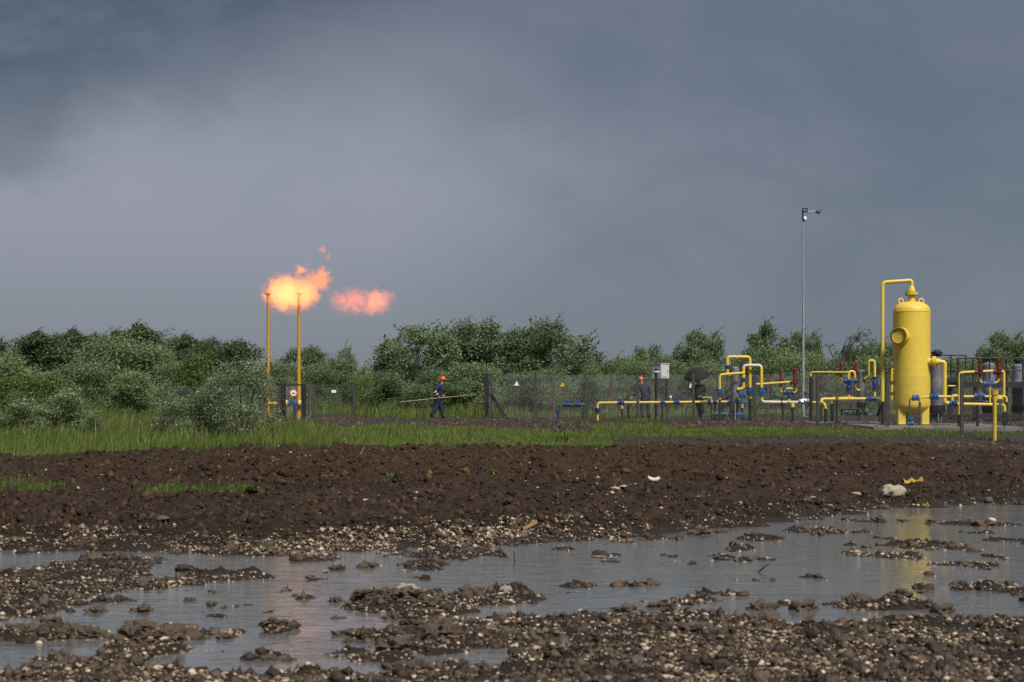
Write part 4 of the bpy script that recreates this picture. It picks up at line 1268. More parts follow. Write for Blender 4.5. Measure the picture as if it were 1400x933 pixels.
# corner braces
for k_, (px0, py0, px1, D, lb) in enumerate(((672, 538, 694.5, 78.5, 'dark'), (671.5, 540, 690.5, 79.2, 'lower'))):
    t_ = PG(px1, D)
    MB().cyl(P(px0, py0, D), t_ - Vector((0, 0, .05)), .045, n=10).build('corner_brace', M['post_navy'], None,
             label=('front one of two slanting black braces at the fence corner', 'rear one of two slanting black braces at the fence corner')[k_], cat='brace', group='corner braces')

# left enclosure round the flare pipes
D = 64.0
gL, gR = PG(386.5, D), PG(416, D)
t_ = thing('gate', 'black framed wire gate in front of the two flare stacks', 'gate', gL)
zt, zb_ = zpx(525.5, D), max(zpx(582, D), gL.z + .06)
for px, w_ in ((386.6, .125), (416, .12)):
    x = P(px, 550, D).x
    MB().box((x, D, (zt + gL.z) / 2 - .1), (w_, .10, zt - gL.z + .2)).build('gate_post', M['black'], t_)
xl, xr = P(389.2, 550, D).x, P(413.6, 550, D).x
for z in (zt - .03, zb_):
    MB().box(((xl + xr) / 2, D, z), (xr - xl - .01, .05, .05)).build('gate_rail', M['black'], t_)
for x in (xl + .02, xr - .02):
    MB().box((x, D - .003, (zt + zb_) / 2), (.04, .045, zt - zb_)).build('gate_stile', M['black'], t_)
wire_panel((xl + .04, D, zb_), (xr - .04, D, zb_), .02, zt - zb_ - .05, .05).build('wire_mesh', M['wire'], t_)
hgt = zpx(527, D) - gL.z
lp = [PG(228, D), PG(308, D), gL + Vector((-.12, .02, 0))]
fence('wire mesh fence left of the black gate, half hidden by the blossoming bush', 'left_fence', lp, [hgt] * 3, .05, .11, 'post')
rp = [gR + Vector((.16, .03, 0)), PG(428.5, 65.2), PG(484.5, 63.8)]
fence('wire mesh fence with grey posts right of the black gate', 'gate_side_fence', rp, [hgt] * 3, .05, [.04, .12, .11], 'post')
bp_ = [PG(427, 69.5), PG(366, 69.8), PG(300, 70.0)]
fence('rear wire fence behind the two flare stacks', 'enclosure_rear_fence', bp_, [hgt] * 3, .05, .07, 'post')

# ---- signs
def disc(q, c, r, y0, n=24):
    q.lathe(Vector(c) + Vector((0, y0, 0)), (0, -1, 0), [(0, r), (.006, r)], n)
c_ = P(401.3, 537.6, D - .06)
t_ = thing('round_sign', 'round white sign with a red rim hung on the black gate', 'sign', c_)
q = MB(); disc(q, c_, .145, .0); q.build('rim', M['red_sign'], t_)
q = MB(); disc(q, c_, .110, -.008); q.build('face', M['white_sign'], t_)
q = MB()
for xx, zz, ww in ((-.01, .032, .045), (-.035, -.004, .035), (.012, -.004, .04), (.052, -.004, .025), (-.04, -.03, .05), (.03, -.03, .06)):
    q.box(c_ + Vector((xx, -.018, zz)), (ww, .004, .018))
q.build('lettering', M['ink'], t_)
c_ = P(456.4, 535.4, 64.3)
MB().box(c_, (.17, .01, .10)).build('plaque', M['white_sign'], None, label='small white rectangular plate on the fence right of the gate', cat='sign')
def tri_sign(px, py, D, s_, mat, label, bolt):
    c_ = P(px, py, D)
    t_ = thing('triangle_sign', label, 'sign', c_)
    def tri(sz, y, m_, nm):
        q = MB()
        for yy in (y, y - .004):
            for a in (90, 210, 330):
                q.v.append(c_ + Vector((math.cos(R(a)) * sz, yy, math.sin(R(a)) * sz)))
        q.face((0, 1, 2)); q.face((5, 4, 3))
        for i in range(3):
            j = (i + 1) % 3
            q.face((i, 3 + i, 3 + j, j))
        q.build(nm, M[m_], t_)
    tri(s_, .0, 'ink' if bolt else 'mast', 'rim'); tri(s_ * .84, -.008, mat, 'face')
    if bolt:
        q = MB()
        pts = [(.01, .42), (-.16, .02), (-.01, .04), (-.08, -.32), (.14, .12), (.0, .10), (.09, .40)]
        b = len(q.v)
        for x, z in pts: q.v.append(c_ + Vector((x * s_, -.016, z * s_ + .0)))
        for x, z in pts: q.v.append(c_ + Vector((x * s_, -.019, z * s_ + .0)))
        n = len(pts)
        q.face(list(range(n))[::-1]); q.face([n + i for i in range(n)])
        q.build('lightning_mark', M['ink'], t_)
pf = on_line(706, front[0], front[1])
tri_sign(706.5, 525.5, pf.y - .06, .155, 'white_sign', 'white triangular plate on the fence near its dark corner post', False)
pf = on_line(769, front[1], front[2])
tri_sign(769, 526.5, pf.y - .06, .145, 'yellow_sign', 'yellow triangular warning sign with a black mark on the fence', True)

# ------------------------------------------------------------------ flare stacks and flames
DS = 66.0
for px, lb in ((366.6, 'left yellow flare stack, its top just inside the flame'), (408.6, 'right yellow flare stack rising behind the gate')):
    b_ = PG(px, DS)
    t_ = thing('flare_stack', lb, 'flare stack', b_, 'flare stacks')
    zt = zpx(403.5, DS)
    MB().lathe((b_.x, DS, b_.z - .1), (0, 0, 1), [(0, .075), (1.0, .075), (zt - b_.z + .1, .052)], 14).build('pipe', M['ochre'], t_)
    MB().lathe((b_.x, DS, zt - .03), (0, 0, 1), [(0, .058), (.05, .09), (.06, .13), (.10, .13), (.10, .05), (.06, .045)], 18).build('burner_tip', M['ochre'], t_)
    for a in (-1, 1):
        MB().box((b_.x + a * .085, DS, zt + .045), (.10, .05, .03)).build('tip_lug', M['ochre'], t_)
    MB().box((b_.x, DS, b_.z + .01), (.34, .34, .05)).build('base_plate', M['black'], t_)
b_ = PG(388, DS - .15)
t_ = thing('flare_feed_pipe', 'short bright yellow pipe with a big blue valve joining the flare stacks', 'pipe', b_)
D = DS - .15
tube_part(t_, 'pipe', [P(366.6, 552, D + .1), P(414, 551.6, D)], px2m(2.2, D))
flange(t_, P(391.5, 551.8, D), (1, 0, 0), px2m(4.6, D), .05, 'yellow', 'flange', 10)
valve(t_, P(395, 551.6, D), P(407.6, 551.6, D), px2m(4.6, D), 'blue', (0, -.22, .0))
flange(t_, P(410, 551.6, D), (1, 0, 0), px2m(4.2, D), .05, 'yellow', 'flange', 10)
for px in (379, 403):
    post_part(t_, px, 553, D, 4.0, 'black')

def flame(name, label, blobs, core, seed, gain, dens):
    """a burning gas cloud: a closed lumpy body filled with a glowing volume; blobs = px, py, rx, ry, rz(m), heat"""
    D = DS
    import bmesh
    org = P(blobs[0][0], blobs[0][1], D)
    bm = bmesh.new()
    rel = []
    for px, py, rx, ry, dz, heat in blobs:
        c_ = P(px, py, D + dz) - org
        r3 = (px2m(rx, D), px2m((rx + ry) / 2, D), px2m(ry, D))
        rel.append((c_, r3, heat))
        ret = bmesh.ops.create_icosphere(bm, subdivisions=3, radius=1)
        for v_ in ret['verts']:
            v_.co = Vector((v_.co.x * r3[0] * 1.12, v_.co.y * r3[1] * 1.12, v_.co.z * r3[2] * 1.12)) + c_
    me = bpy.data.meshes.new(name); bm.to_mesh(me); bm.free()
    m, t, out = new_mat(name + '_gas')
    co = t.add('ShaderNodeTexCoord').outputs['Object']
    sh = t.vmath('ADD', co, (seed, seed * .7, -seed))
    wv = t.add('ShaderNodeTexNoise', Scale=3.4, Detail=5.0, Roughness=.6); t.put(wv.inputs['Vector'], sh)
    warp = t.vmath('MULTIPLY', t.vmath('SUBTRACT', wv.outputs['Color'], (.5, .5, .5)), (.62, .62, .55))
    wc = t.vmath('ADD', co, warp)
    field, hot = None, None
    for c_, r3, heat in rel:
        d = t.vmath('LENGTH', t.vmath('DIVIDE', t.vmath('SUBTRACT', wc, tuple(c_)), r3))
        f = t.math('MULTIPLY', t.math('SUBTRACT', 1.0, d), min(1.0, .45 + heat))
        field = f if field is None else t.math('MAXIMUM', field, f)
        h = t.math('MULTIPLY', t.math('MAXIMUM', t.math('SUBTRACT', 1.0, d), 0.0), heat)
        hot = h if hot is None else t.math('MAXIMUM', hot, h)
    n = t.noise(t.vmath('ADD', wc, (seed, 2.0, 5.0)), 5.2, 7, .68, .9)
    den = t.smooth(t.math('ADD', field, t.math('MULTIPLY', t.math('SUBTRACT', n, .54), 1.9)), .0, .55)
    temp = t.math('ADD', hot, t.math('MULTIPLY', t.math('SUBTRACT', n, .5), .9))
    colr = t.ramp(temp, core)
    em = t.add('ShaderNodeEmission', Color=colr, Strength=t.math('MULTIPLY', den, gain))
    ab = t.add('ShaderNodeVolumeAbsorption', Color=(.1, .1, .1), Density=t.math('MULTIPLY', den, dens))
    ad = t.add('ShaderNodeAddShader')
    t.l.new(em.outputs[0], ad.inputs[0]); t.l.new(ab.outputs[0], ad.inputs[1])
    t.l.new(ad.outputs[0], out.inputs['Volume'])
    m.cycles.volume_step_rate = .25
    me.materials.append(m)
    o = mesh_obj(name, me, label=label, cat='flame', group='flare flames')
    o.location = org
    rm = o.modifiers.new('union', 'REMESH'); rm.mode = 'VOXEL'; rm.voxel_size = .05
    return o
flame('flame', 'bright yellow orange flame ball with torn tongues above the left flare stack',
      [(392, 401, 36, 30, .1, 1.05), (414, 401, 27, 28, .1, .85), (382, 396, 22, 19, .1, 1.0), (434, 385, 22, 18, .0, .35), (441, 374, 10, 13, .1, .25),
       (412, 370, 12, 10, .0, .3), (421, 361, 6, 5, 0, .15), (440, 342, 8, 7, 0, .1), (448, 351, 5, 7, 0, .1), (362, 405, 7, 9, 0, .15)],
      [(0, (.95, .20, .095)), (.22, (1.0, .29, .115)), (.5, (1.0, .48, .17)), (.9, (1.0, .68, .28))], 1.7, 1.38, 2.6)
flame('flame', 'detached pinkish red flame cloud drifting right of the flare stacks',
      [(484, 412, 36, 22, .3, .16), (468, 411, 22, 18, .3, .12), (514, 412, 24, 22, .3, .5), (527, 407, 15, 12, .3, .28), (505, 424, 14, 10, .3, .4), (535, 409, 10, 12, .3, .05)],
      [(0, (.80, .20, .15)), (.2, (.92, .26, .16)), (.5, (1.0, .42, .17)), (.85, (1.0, .6, .26))], 4.3, .72, 1.2)

# ------------------------------------------------------------------ people
def skin_mesh(name, joints, edges, mat, parent, sub=2, root=0):
    """joints: list of (co, radius x, radius y); grown by a Skin modifier"""
    me = bpy.data.meshes.new(name)
    me.from_pydata([tuple(j[0]) for j in joints], edges, [])
    o = bpy.data.objects.new(name, me)
    C.objects.link(o)
    md_ = o.modifiers.new('skin', 'SKIN')
    md_.use_smooth_shade = True
    if not me.skin_vertices:
        bm_ = None
        bpy.context.view_layer.objects.active = o
    lay = me.skin_vertices[0] if me.skin_vertices else None
    if lay is None:
        import bmesh
        bm = bmesh.new(); bm.from_mesh(me)
        bm.verts.layers.skin.verify()
        bm.to_mesh(me); bm.free()
        lay = me.skin_vertices[0]
    for i, j in enumerate(joints):
        lay.data[i].radius = (j[1], j[2] if len(j) > 2 else j[1])
        lay.data[i].use_root = (i == root)
    ss = o.modifiers.new('sub', 'SUBSURF'); ss.levels = sub; ss.render_levels = sub
    me.materials.append(mat)
    attach(o, parent)
    return o
def hand(parent, wrist, direction, up, s_=1.0, curl=.5):
    """palm and five bent fingers, thumb from the side of the palm"""
    d = Vector(direction).normalized(); u = Vector(up).normalized(); side = d.cross(u).normalized()
    q = MB()
    rot = Matrix((d, side, u)).transposed()
    pc = wrist + d * .045 * s_
    q.ball(pc, (.052 * s_, .042 * s_, .018 * s_), 12, 8, rot)
    for i, L in enumerate((.068, .078, .073, .056)):
        b = wrist + d * .08 * s_ + side * (.033 - .022 * i) * s_
        p1 = b + d * L * .45 * s_ - u * curl * .01 * s_
        p2 = p1 + (d * (1 - curl * .6) - u * curl).normalized() * L * .35 * s_
        p3 = p2 + (d * (1 - curl * 1.5) - u * curl * 1.3).normalized() * L * .3 * s_
        q.path([b - d * .02 * s_, p1, p2, p3], [.0095 * s_, .009 * s_, .008 * s_, .006 * s_], 8)
    b = wrist + d * .02 * s_ + side * .035 * s_
    q.path([b, b + (d * .6 + side * .7) .normalized() * .035 * s_, b + (d * .8 + side * .5 - u * .4).normalized() * .065 * s_], [.012 * s_, .0105 * s_, .007 * s_], 8)
    return q.build('hand', M['skin'], parent)
def face_parts(parent, hc, f, s_=1.0):
    """eyes, nose, mouth and ears on a head centred at hc looking along f"""
    f = Vector(f).normalized(); sd_ = f.cross(Vector((0, 0, 1))).normalized(); up = sd_.cross(f)
    MB().ball(hc + f * .098 * s_ - up * .015 * s_, (.016, .016, .024)).build('nose', M['skin'], parent)
    for a in (-1, 1):
        MB().ball(hc + f * .082 * s_ + sd_ * a * .032 * s_ + up * .012 * s_, (.010, .010, .007)).build('eye', M['ink'], parent)
        MB().ball(hc + sd_ * a * .076 * s_ - up * .008 * s_, (.016, .016, .03)).build('ear', M['skin'], parent)
    MB().ball(hc + f * .086 * s_ - up * .058 * s_, (.014, .02, .006)).build('mouth', M['red'], parent)
def hard_hat(parent, hc, f, s_=1.0):
    f = Vector(f).normalized(); sd_ = f.cross(Vector((0, 0, 1))).normalized(); up = sd_.cross(f).normalized()
    pr = [(0, .128), (.02, .127), (.06, .117), (.10, .092), (.125, .05), (.132, .01)]
    o = MB().lathe(hc + up * .035 * s_, up, [(h * s_, r * s_) for h, r in pr], 24).build('hard_hat', M['orange'], parent)
    q = MB()
    q.ball(hc + up * .042 * s_ + f * .06 * s_, (.115 * s_, .115 * s_, .012 * s_), 20, 6, Matrix((f, sd_, up)).transposed())
    b = q.build('brim', M['orange']); b.parent = o
    r_ = MB().path([hc + up * .16 * s_ - f * .1 * s_ - up * .05, hc + up * .17 * s_, hc + up * .16 * s_ + f * .1 * s_ - up * .05], .012, 6).build('ridge', M['orange']); r_.parent = o
def person(label, base, J, cloth_top, cloth_leg, boots, face, hat, hair=None, hat_s=1.0):
    """J: joint name -> offset from the base; builds one body with clothes over it"""
    p_ = thing('person', label, 'person', base)
    g = {k_: base + Vector(v_) for k_, v_ in J.items()}
    names = ['pelvis', 'waist', 'chest', 'neck', 'chin', 'head', 'crown', 'sh_l', 'el_l', 'wr_l', 'sh_r', 'el_r', 'wr_r', 'hip_l', 'kn_l', 'an_l', 'toe_l', 'hip_r', 'kn_r', 'an_r', 'toe_r']
    rad = dict(pelvis=(.12, .11), waist=(.12, .10), chest=(.11, .09), neck=(.052, .052), chin=(.066, .074), head=(.092, .104), crown=(.062, .072),
               sh_l=(.040, .040), el_l=(.034, .034), wr_l=(.028, .028), sh_r=(.040, .040), el_r=(.034, .034), wr_r=(.028, .028),
               hip_l=(.08, .08), kn_l=(.058, .058), an_l=(.042, .042), toe_l=(.035, .03), hip_r=(.08, .08), kn_r=(.058, .058), an_r=(.042, .042), toe_r=(.035, .03))
    ed = [('pelvis', 'waist'), ('waist', 'chest'), ('chest', 'neck'), ('neck', 'chin'), ('chin', 'head'), ('head', 'crown'),
          ('chest', 'sh_l'), ('sh_l', 'el_l'), ('el_l', 'wr_l'), ('chest', 'sh_r'), ('sh_r', 'el_r'), ('el_r', 'wr_r'),
          ('pelvis', 'hip_l'), ('hip_l', 'kn_l'), ('kn_l', 'an_l'), ('an_l', 'toe_l'), ('pelvis', 'hip_r'), ('hip_r', 'kn_r'), ('kn_r', 'an_r'), ('an_r', 'toe_r')]
    ix = {n: i for i, n in enumerate(names)}
    skin_mesh('body', [(g[n], *rad[n]) for n in names], [(ix[a], ix[b]) for a, b in ed], M['skin'], p_)
    # jacket over torso and arms
    jn = ['hem', 'waist', 'chest', 'collar', 'sh_l', 'el_l', 'wr_l', 'sh_r', 'el_r', 'wr_r']
    g['hem'] = g['pelvis'] + Vector((0, 0, -.10)); g['collar'] = g['chest'].lerp(g['neck'], .90)
    jr = dict(hem=(.215, .185), waist=(.205, .175), chest=(.225, .185), collar=(.105, .105), sh_l=(.125, .125), el_l=(.092, .092), wr_l=(.070, .070), sh_r=(.125, .125), el_r=(.092, .092), wr_r=(.070, .070))
    je = [('hem', 'waist'), ('waist', 'chest'), ('chest', 'collar'), ('chest', 'sh_l'), ('sh_l', 'el_l'), ('el_l', 'wr_l'), ('chest', 'sh_r'), ('sh_r', 'el_r'), ('el_r', 'wr_r')]
    ji = {n: i for i, n in enumerate(jn)}
    skin_mesh('jacket', [(g[n], *jr[n]) for n in jn], [(ji[a], ji[b]) for a, b in je], M[cloth_top], p_)
    tn_ = ['pelvis', 'hip_l', 'kn_l', 'an_l', 'hip_r', 'kn_r', 'an_r']
    tr_ = dict(pelvis=(.15, .13), hip_l=(.128, .128), kn_l=(.100, .100), an_l=(.088, .088), hip_r=(.128, .128), kn_r=(.100, .100), an_r=(.088, .088))
    ti = {n: i for i, n in enumerate(tn_)}
    skin_mesh('trousers', [(g[n], *tr_[n]) for n in tn_], [(ti[a], ti[b]) for a, b in (('pelvis', 'hip_l'), ('hip_l', 'kn_l'), ('kn_l', 'an_l'), ('pelvis', 'hip_r'), ('hip_r', 'kn_r'), ('kn_r', 'an_r'))], M[cloth_leg], p_)
    for s_ in 'lr':
        a, t_ = g['an_' + s_], g['toe_' + s_]
        k_ = a.lerp(g['kn_' + s_], .35)
        heel = a + (a - t_).normalized() * .05 - Vector((0, 0, .045))
        skin_mesh('boot', [(k_, .082, .082), (a, .072, .072), (heel, .055, .05), (t_, .052, .045)], [(0, 1), (1, 2), (1, 3)], M[boots], p_)
    face_parts(p_, g['head'] - Vector((0, 0, .01)), face)
    if hat: hard_hat(p_, g['head'], face, hat_s)
    if hair:
        MB().ball(g['head'] + Vector((0, 0, .03)) - Vector(face).normalized() * .02, (.094, .104, .105), 16, 10).build('hair', M[hair], p_)
    return p_, g

# worker walking to the right with a long pole
D = 75.6
b_ = PG(600.5, D)
b_.z -= .01
p_, g = person('worker in navy overalls and orange hard hat striding right with a long pole', b_,
    dict(pelvis=(-.06, 0, .93), waist=(-.04, 0, 1.10), chest=(.03, 0, 1.34), neck=(.10, 0, 1.53), chin=(.15, 0, 1.60), head=(.145, 0, 1.685), crown=(.13, 0, 1.75),
         sh_l=(.0, .20, 1.43), el_l=(-.06, .27, 1.16), wr_l=(.12, .14, 1.02), sh_r=(.0, -.20, 1.43), el_r=(-.19, -.27, 1.19), wr_r=(-.06, -.24, .985),
         hip_l=(-.05, .10, .88), kn_l=(.09, .11, .50), an_l=(.16, .11, .10), toe_l=(.36, .11, .055), hip_r=(-.06, -.10, .88), kn_r=(-.12, -.11, .50), an_r=(-.37, -.11, .17), toe_r=(-.24, -.11, .05)),
    'navy_cloth', 'navy_cloth', 'rubber', (1, -.35, -.18), True)
def band(parent, a, b, t, r, name='reflective_band'):
    c_ = a.lerp(b, t); d = (b - a).normalized()
    MB().lathe(c_ - d * .022, d, [(0, r), (.045, r)], 16).build(name, M['reflect'], parent)
band(p_, g['el_r'], g['wr_r'], .10, .108)
band(p_, g['el_r'], g['wr_r'], .60, .094)
band(p_, g['el_l'], g['wr_l'], .60, .094)
pa, pb = P(547.5, 549.8, D - .38), P(651, 539.6, D - .36)
def on_pole(px): return pa.lerp(pb, (px - 547.5) / (651 - 547.5))
hand(p_, g['wr_r'] + Vector((.0, -.02, 0)), (.55, -.35, -.30), (.5, .8, .3), 1.15, .75)
hand(p_, g['wr_l'], (.5, -.8, .05), (0, -.3, 1), 1.15, .75)
mid = on_pole(624)
q = MB().path([pa, on_pole(575), on_pole(600) + Vector((0, 0, .012)), mid], [.016, .018, .018, .016], 8)
q.path([mid - (pb - pa).normalized() * .05, pb.lerp(mid, .5), pb], [.014, .013, .009], 8)
t_ = q.build('pole', M['raw_wood'], None, label='long pale wooden pole carried level by the walking worker', cat='pole')

# worker behind the pipeline, seen from the back
D = 75.2
b_ = PG(882, D)
person('worker in slate grey clothes and orange hard hat bending over the pipeline, back turned', b_,
    dict(pelvis=(.02, 0, .93), waist=(0, .01, 1.10), chest=(-.06, .05, 1.33), neck=(-.13, .10, 1.50), chin=(-.16, .13, 1.56), head=(-.17, .12, 1.65), crown=(-.17, .10, 1.72),
         sh_l=(-.24, .06, 1.40), el_l=(-.37, .02, 1.14), wr_l=(-.52, -.03, .96), sh_r=(.14, .04, 1.40), el_r=(.20, .06, 1.12), wr_r=(.02, .22, .98),
         hip_l=(-.09, 0, .88), kn_l=(-.12, .03, .49), an_l=(-.12, -.02, .10), toe_l=(-.15, .16, .05), hip_r=(.12, 0, .88), kn_r=(.15, .03, .49), an_r=(.13, -.02, .10), toe_r=(.17, .16, .05)),
    'grey_cloth', 'grey_cloth', 'rubber', (-.4, 1, -.15), True)
pr_ = [o for o in C.objects if o.get('label', '').startswith('worker in slate')][0]
hand(pr_, b_ + Vector((-.53, -.03, .955)), (-.8, -.1, -.5), (.1, -.2, 1), 1.1, .5)
hand(pr_, b_ + Vector((.01, .23, .975)), (-.8, .4, -.2), (0, 0, 1), 1.1, .5)

# figure under the black umbrella
D = 74.2
b_ = PG(955.5, D)
pr_, g = person('person dressed in black standing under a black umbrella in the yard', b_,
    dict(pelvis=(.0, 0, .94), waist=(0, 0, 1.11), chest=(.0, .0, 1.36), neck=(-.01, .0, 1.54), chin=(-.03, .0, 1.61), head=(-.03, .0, 1.69), crown=(-.02, 0, 1.76),
         sh_l=(-.19, .0, 1.45), el_l=(-.27, -.06, 1.20), wr_l=(-.26, -.16, 1.42), sh_r=(.19, .0, 1.45), el_r=(.24, .02, 1.17), wr_r=(.10, -.14, 1.06),
         hip_l=(-.05, .03, .89), kn_l=(.03, .05, .49), an_l=(.08, .08, .10), toe_l=(.02, -.06, .05), hip_r=(.08, -.02, .89), kn_r=(.13, -.03, .49), an_r=(.18, -.02, .10), toe_r=(.14, -.18, .05)),
    'black_cloth', 'black_cloth', 'rubber', (-.5, -1, 0), False, 'hair')
hand(pr_, g['wr_l'], (.1, -.3, 1), (-1, 0, 0), 1.1, .8)
hand(pr_, g['wr_r'], (-.8, -.3, -.2), (0, 0, 1), 1.1, .6)
t_ = thing('umbrella', 'open black umbrella tilted over the person dressed in black', 'umbrella', b_ + Vector((-.20, -.20, 1.3)))
tip = P(951, 502.5, D - .1)
hold = g['wr_l'] + Vector((.03, -.06, .04))
axis = Vector((-.20, -.35, 1)).normalized()
q = MB()
n, rings = 32, []
for j in range(8):
    a = j / 7 * R(62)
    rr = .56 * math.sin(a) / math.sin(R(62)); hh = -.40 * (1 - math.cos(a)) / (1 - math.cos(R(62)))
    d_, u_, v_ = MB.frame(axis)
    k0 = len(q.v)
    for i in range(n):
        th = 2 * math.pi * i / n
        sc = 1 - .07 * (j / 7) ** 2 * (1 - abs(math.cos(4 * th)))
        q.v.append(tip + d_ * (hh - .03) + (u_ * math.cos(th) + v_ * math.sin(th)) * max(rr * sc, .004))
    rings.append(k0)
for a, b in zip(rings, rings[1:]): q.bridge(a, b, n)
o = q.build('canopy', M['umbrella'], t_)
so = o.modifiers.new('solid', 'SOLIDIFY'); so.thickness = .006
sh_end = tip - axis * .80
MB().cyl(sh_end, tip + axis * .05, .008, n=8).build('shaft', M['mast'], t_)
MB().torus(sh_end + Vector((.03, 0, 0)), (0, 1, 0), .03, .012, 14, 6).build('handle', M['black'], t_)
for i in range(8):
    th = 2 * math.pi * i / 8
    e = u_ * math.cos(th) + v_ * math.sin(th)
    MB().cyl(tip - axis * .36, tip - axis * .17 + e * .36, .004, n=5).build('rib', M['mast'], t_)
c_ = P(944.2, 526.5, D - .3)
MB().box(c_, (.07, .02, .24), Matrix.Rotation(R(8), 3, 'Y')).build('paper_sheet', M['paper'], None, label='white sheet of paper held by the person under the umbrella', cat='paper')

# ------------------------------------------------------------------ small things lying about
M['shard'] = paint('creamy_white_shard', (.55, .50, .40), .7, .2, 9, .3)
p_ = on_bank(893, 659)
q = MB()
pts = []
for i in range(9):
    a = R(200 + i * 16)
    pts.append(p_ + Vector((math.cos(a) * .13 + .02, 0, math.sin(a) * .11 + .13)))
q.path(pts, [.02, .035, .042, .045, .045, .045, .042, .04, .03], 8)
q.build('curved_shard', M['shard'], None, label='curved white shard lying on the dark soil right of centre', cat='shard')
def yellow_sheet(px, py, wpx, hpx, label):  # crumpled sheet, used for real plastic scrap and for the vessel's reflected yellow
    p_ = on_bank(px, py + hpx / 2)
    w_, h_ = px2m(wpx, p_.y), px2m(hpx, p_.y)
    n, m_ = 15, 7
    vs = []
    for j in range(m_):
        for i in range(n):
            u, v = i / (n - 1) - .5, j / (m_ - 1)
            k_ = 1 - .6 * abs(u) - .25 * math.sin(7 * u + 3 * v)
            vs.append((p_.x + u * w_, p_.y + v * .35, p_.z - .02 + h_ * k_ * math.sin(v * 2.4) * (.75 + .35 * math.sin(11 * u + 2))))
    fs = [(j * n + i, j * n + i + 1, (j + 1) * n + i + 1, (j + 1) * n + i) for j in range(m_ - 1) for i in range(n - 1)]
    o = mesh_obj('scrap_and_reflection', np_mesh('scrap_and_reflection', np.array(vs), np.array(fs), M['yellow_scrap_and_reflection'], True), label=label, cat='scrap', group='yellow scraps')
    o.modifiers.new('s', 'SOLIDIFY').thickness = .008
yellow_sheet(1250, 656, 26, 9, 'crumpled yellow plastic scrap on the soil above the large cream rock')
yellow_sheet(1246, 693, 16, 6, 'muddy yellow scrap at the far edge of the right puddle')
yellow_sheet(1267, 692, 9, 6, 'smaller yellow patch standing in for the vessel reflection at the far edge of the right puddle')  # this and the one above are solid sheets replacing the yellow vessel's reflection
x, y = wp(1353, 717)
MB().ball((x, y - .1, gz(x, y) + .07), (.085, .04, .05), 12, 8).build('white_scrap', M['shard'], None, label='white scrap stuck to the dark mud block at far right', cat='scrap')
def stick(name, a, b, r, mat, label, cat='stick'):
    a, b = Vector(a), Vector(b)
    m_ = a.lerp(b, .5) + Vector((.01, 0, .012))
    MB().path([a, m_, b], [r, r * .9, r * .6], 7).build(name, M[mat], None, label=label, cat=cat)
x, y = wp(702.5, 772)
stick('stick', (x, y, -.08), (x - .005, y, px2m(19, y)), .008, 'twig', 'thin dark stick standing upright in the middle of the puddle')
a = on_bank(249, 612)
stick('stick', a - Vector((0, 0, .05)), P(270, 588.5, a.y + .1), .022, 'twig', 'dark stick leaning out of the grass before the blossoming bush')
a = on_bank(432, 604)
stick('stake', a - Vector((0, 0, .05)), P(434.5, 591, a.y), .02, 'twig', 'short dark stake in the grass right of the gate')
a = on_bank(492, 623)
stick('dry_stalk', a, P(498, 611, a.y), .012, 'straw', 'dry straw coloured stalk on the soil below the gate', 'stalk')
a = on_bank(4, 612)
stick('stick', a, P(26, 580, a.y + .4), .016, 'twig', 'thin bare branch slanting in the grass at far left')
x, y = wp(725, 733)
q = MB(); rt = Matrix.Rotation(R(-28), 3, 'Y')
q.box((x, y, gz(x, y) + .06), (.24, .05, .05), rt)
q.build('wood_scrap', M['straw'], None, label='short brown piece of wood on the shore at the middle', cat='wood')
a = wp(1036, 783)
stick('stick', (a[0], a[1], .0), P(1052, 771, a[1]), .012, 'twig', 'dark stick slanting out of the right puddle')

# ------------------------------------------------------------------ plants
def leaf_mat(name, top, back, var=.45, trans=.25, straw=None):
    m, t, out = new_mat(name)
    geo = t.add('ShaderNodeNewGeometry')
    oi = t.add('ShaderNodeObjectInfo')
    rnd = geo.outputs['Random Per Island']
    k_ = t.math('ADD', t.math('MULTIPLY', rnd, 2 * var), 1 - var)
    k_ = t.math('MULTIPLY', k_, t.math('ADD', t.math('MULTIPLY', oi.outputs['Random'], .4), .8))
    c = t.mix(geo.outputs['Backfacing'], top, back)
    hs = t.add('ShaderNodeHueSaturation', Color=c, Value=k_)
    t.put(hs.inputs['Hue'], t.math('ADD', .485, t.math('MULTIPLY', rnd, .03)))
    b = t.add('ShaderNodeBsdfPrincipled', Base__Color=hs.outputs[0], Roughness=.55)
    b.inputs['Specular IOR Level'].default_value = .3
    tr = t.add('ShaderNodeBsdfTranslucent', Color=hs.outputs[0])
    mx = t.add('ShaderNodeMixShader', Fac=trans)
    t.l.new(b.outputs[0], mx.inputs[1]); t.l.new(tr.outputs[0], mx.inputs[2])
    t.put(out.inputs[0], mx.outputs[0])
    return m
M['leaf_dark'] = leaf_mat('dark_leaf', (.056, .088, .029), (.112, .150, .072))
M['leaf_big'] = leaf_mat('broad_leaf', (.064, .104, .032), (.160, .205, .112))
M['leaf_willow'] = leaf_mat('willow_leaf', (.088, .138, .040), (.165, .21, .108))
M['leaf_green'] = leaf_mat('fresh_leaf', (.075, .122, .022), (.115, .165, .050))
M['leaf_haw'] = leaf_mat('hawthorn_leaf', (.085, .132, .036), (.150, .195, .080))
M['blossom'] = leaf_mat('white_blossom', (.36, .38, .30), (.42, .44, .36), .25, .3)
M['grass'] = leaf_mat('grass_blade', (.112, .165, .026), (.14, .19, .040), .42, .35)
M['grass_dry'] = leaf_mat('dry_grass_blade', (.15, .13, .06), (.16, .14, .07), .4, .3)
M['bark'] = paint('grey_brown_bark', (.05, .042, .034), .85, .35, 6, .5)
M['bark_pale'] = paint('pale_trunk_bark', (.16, .135, .105), .85, .35, 6, .5)

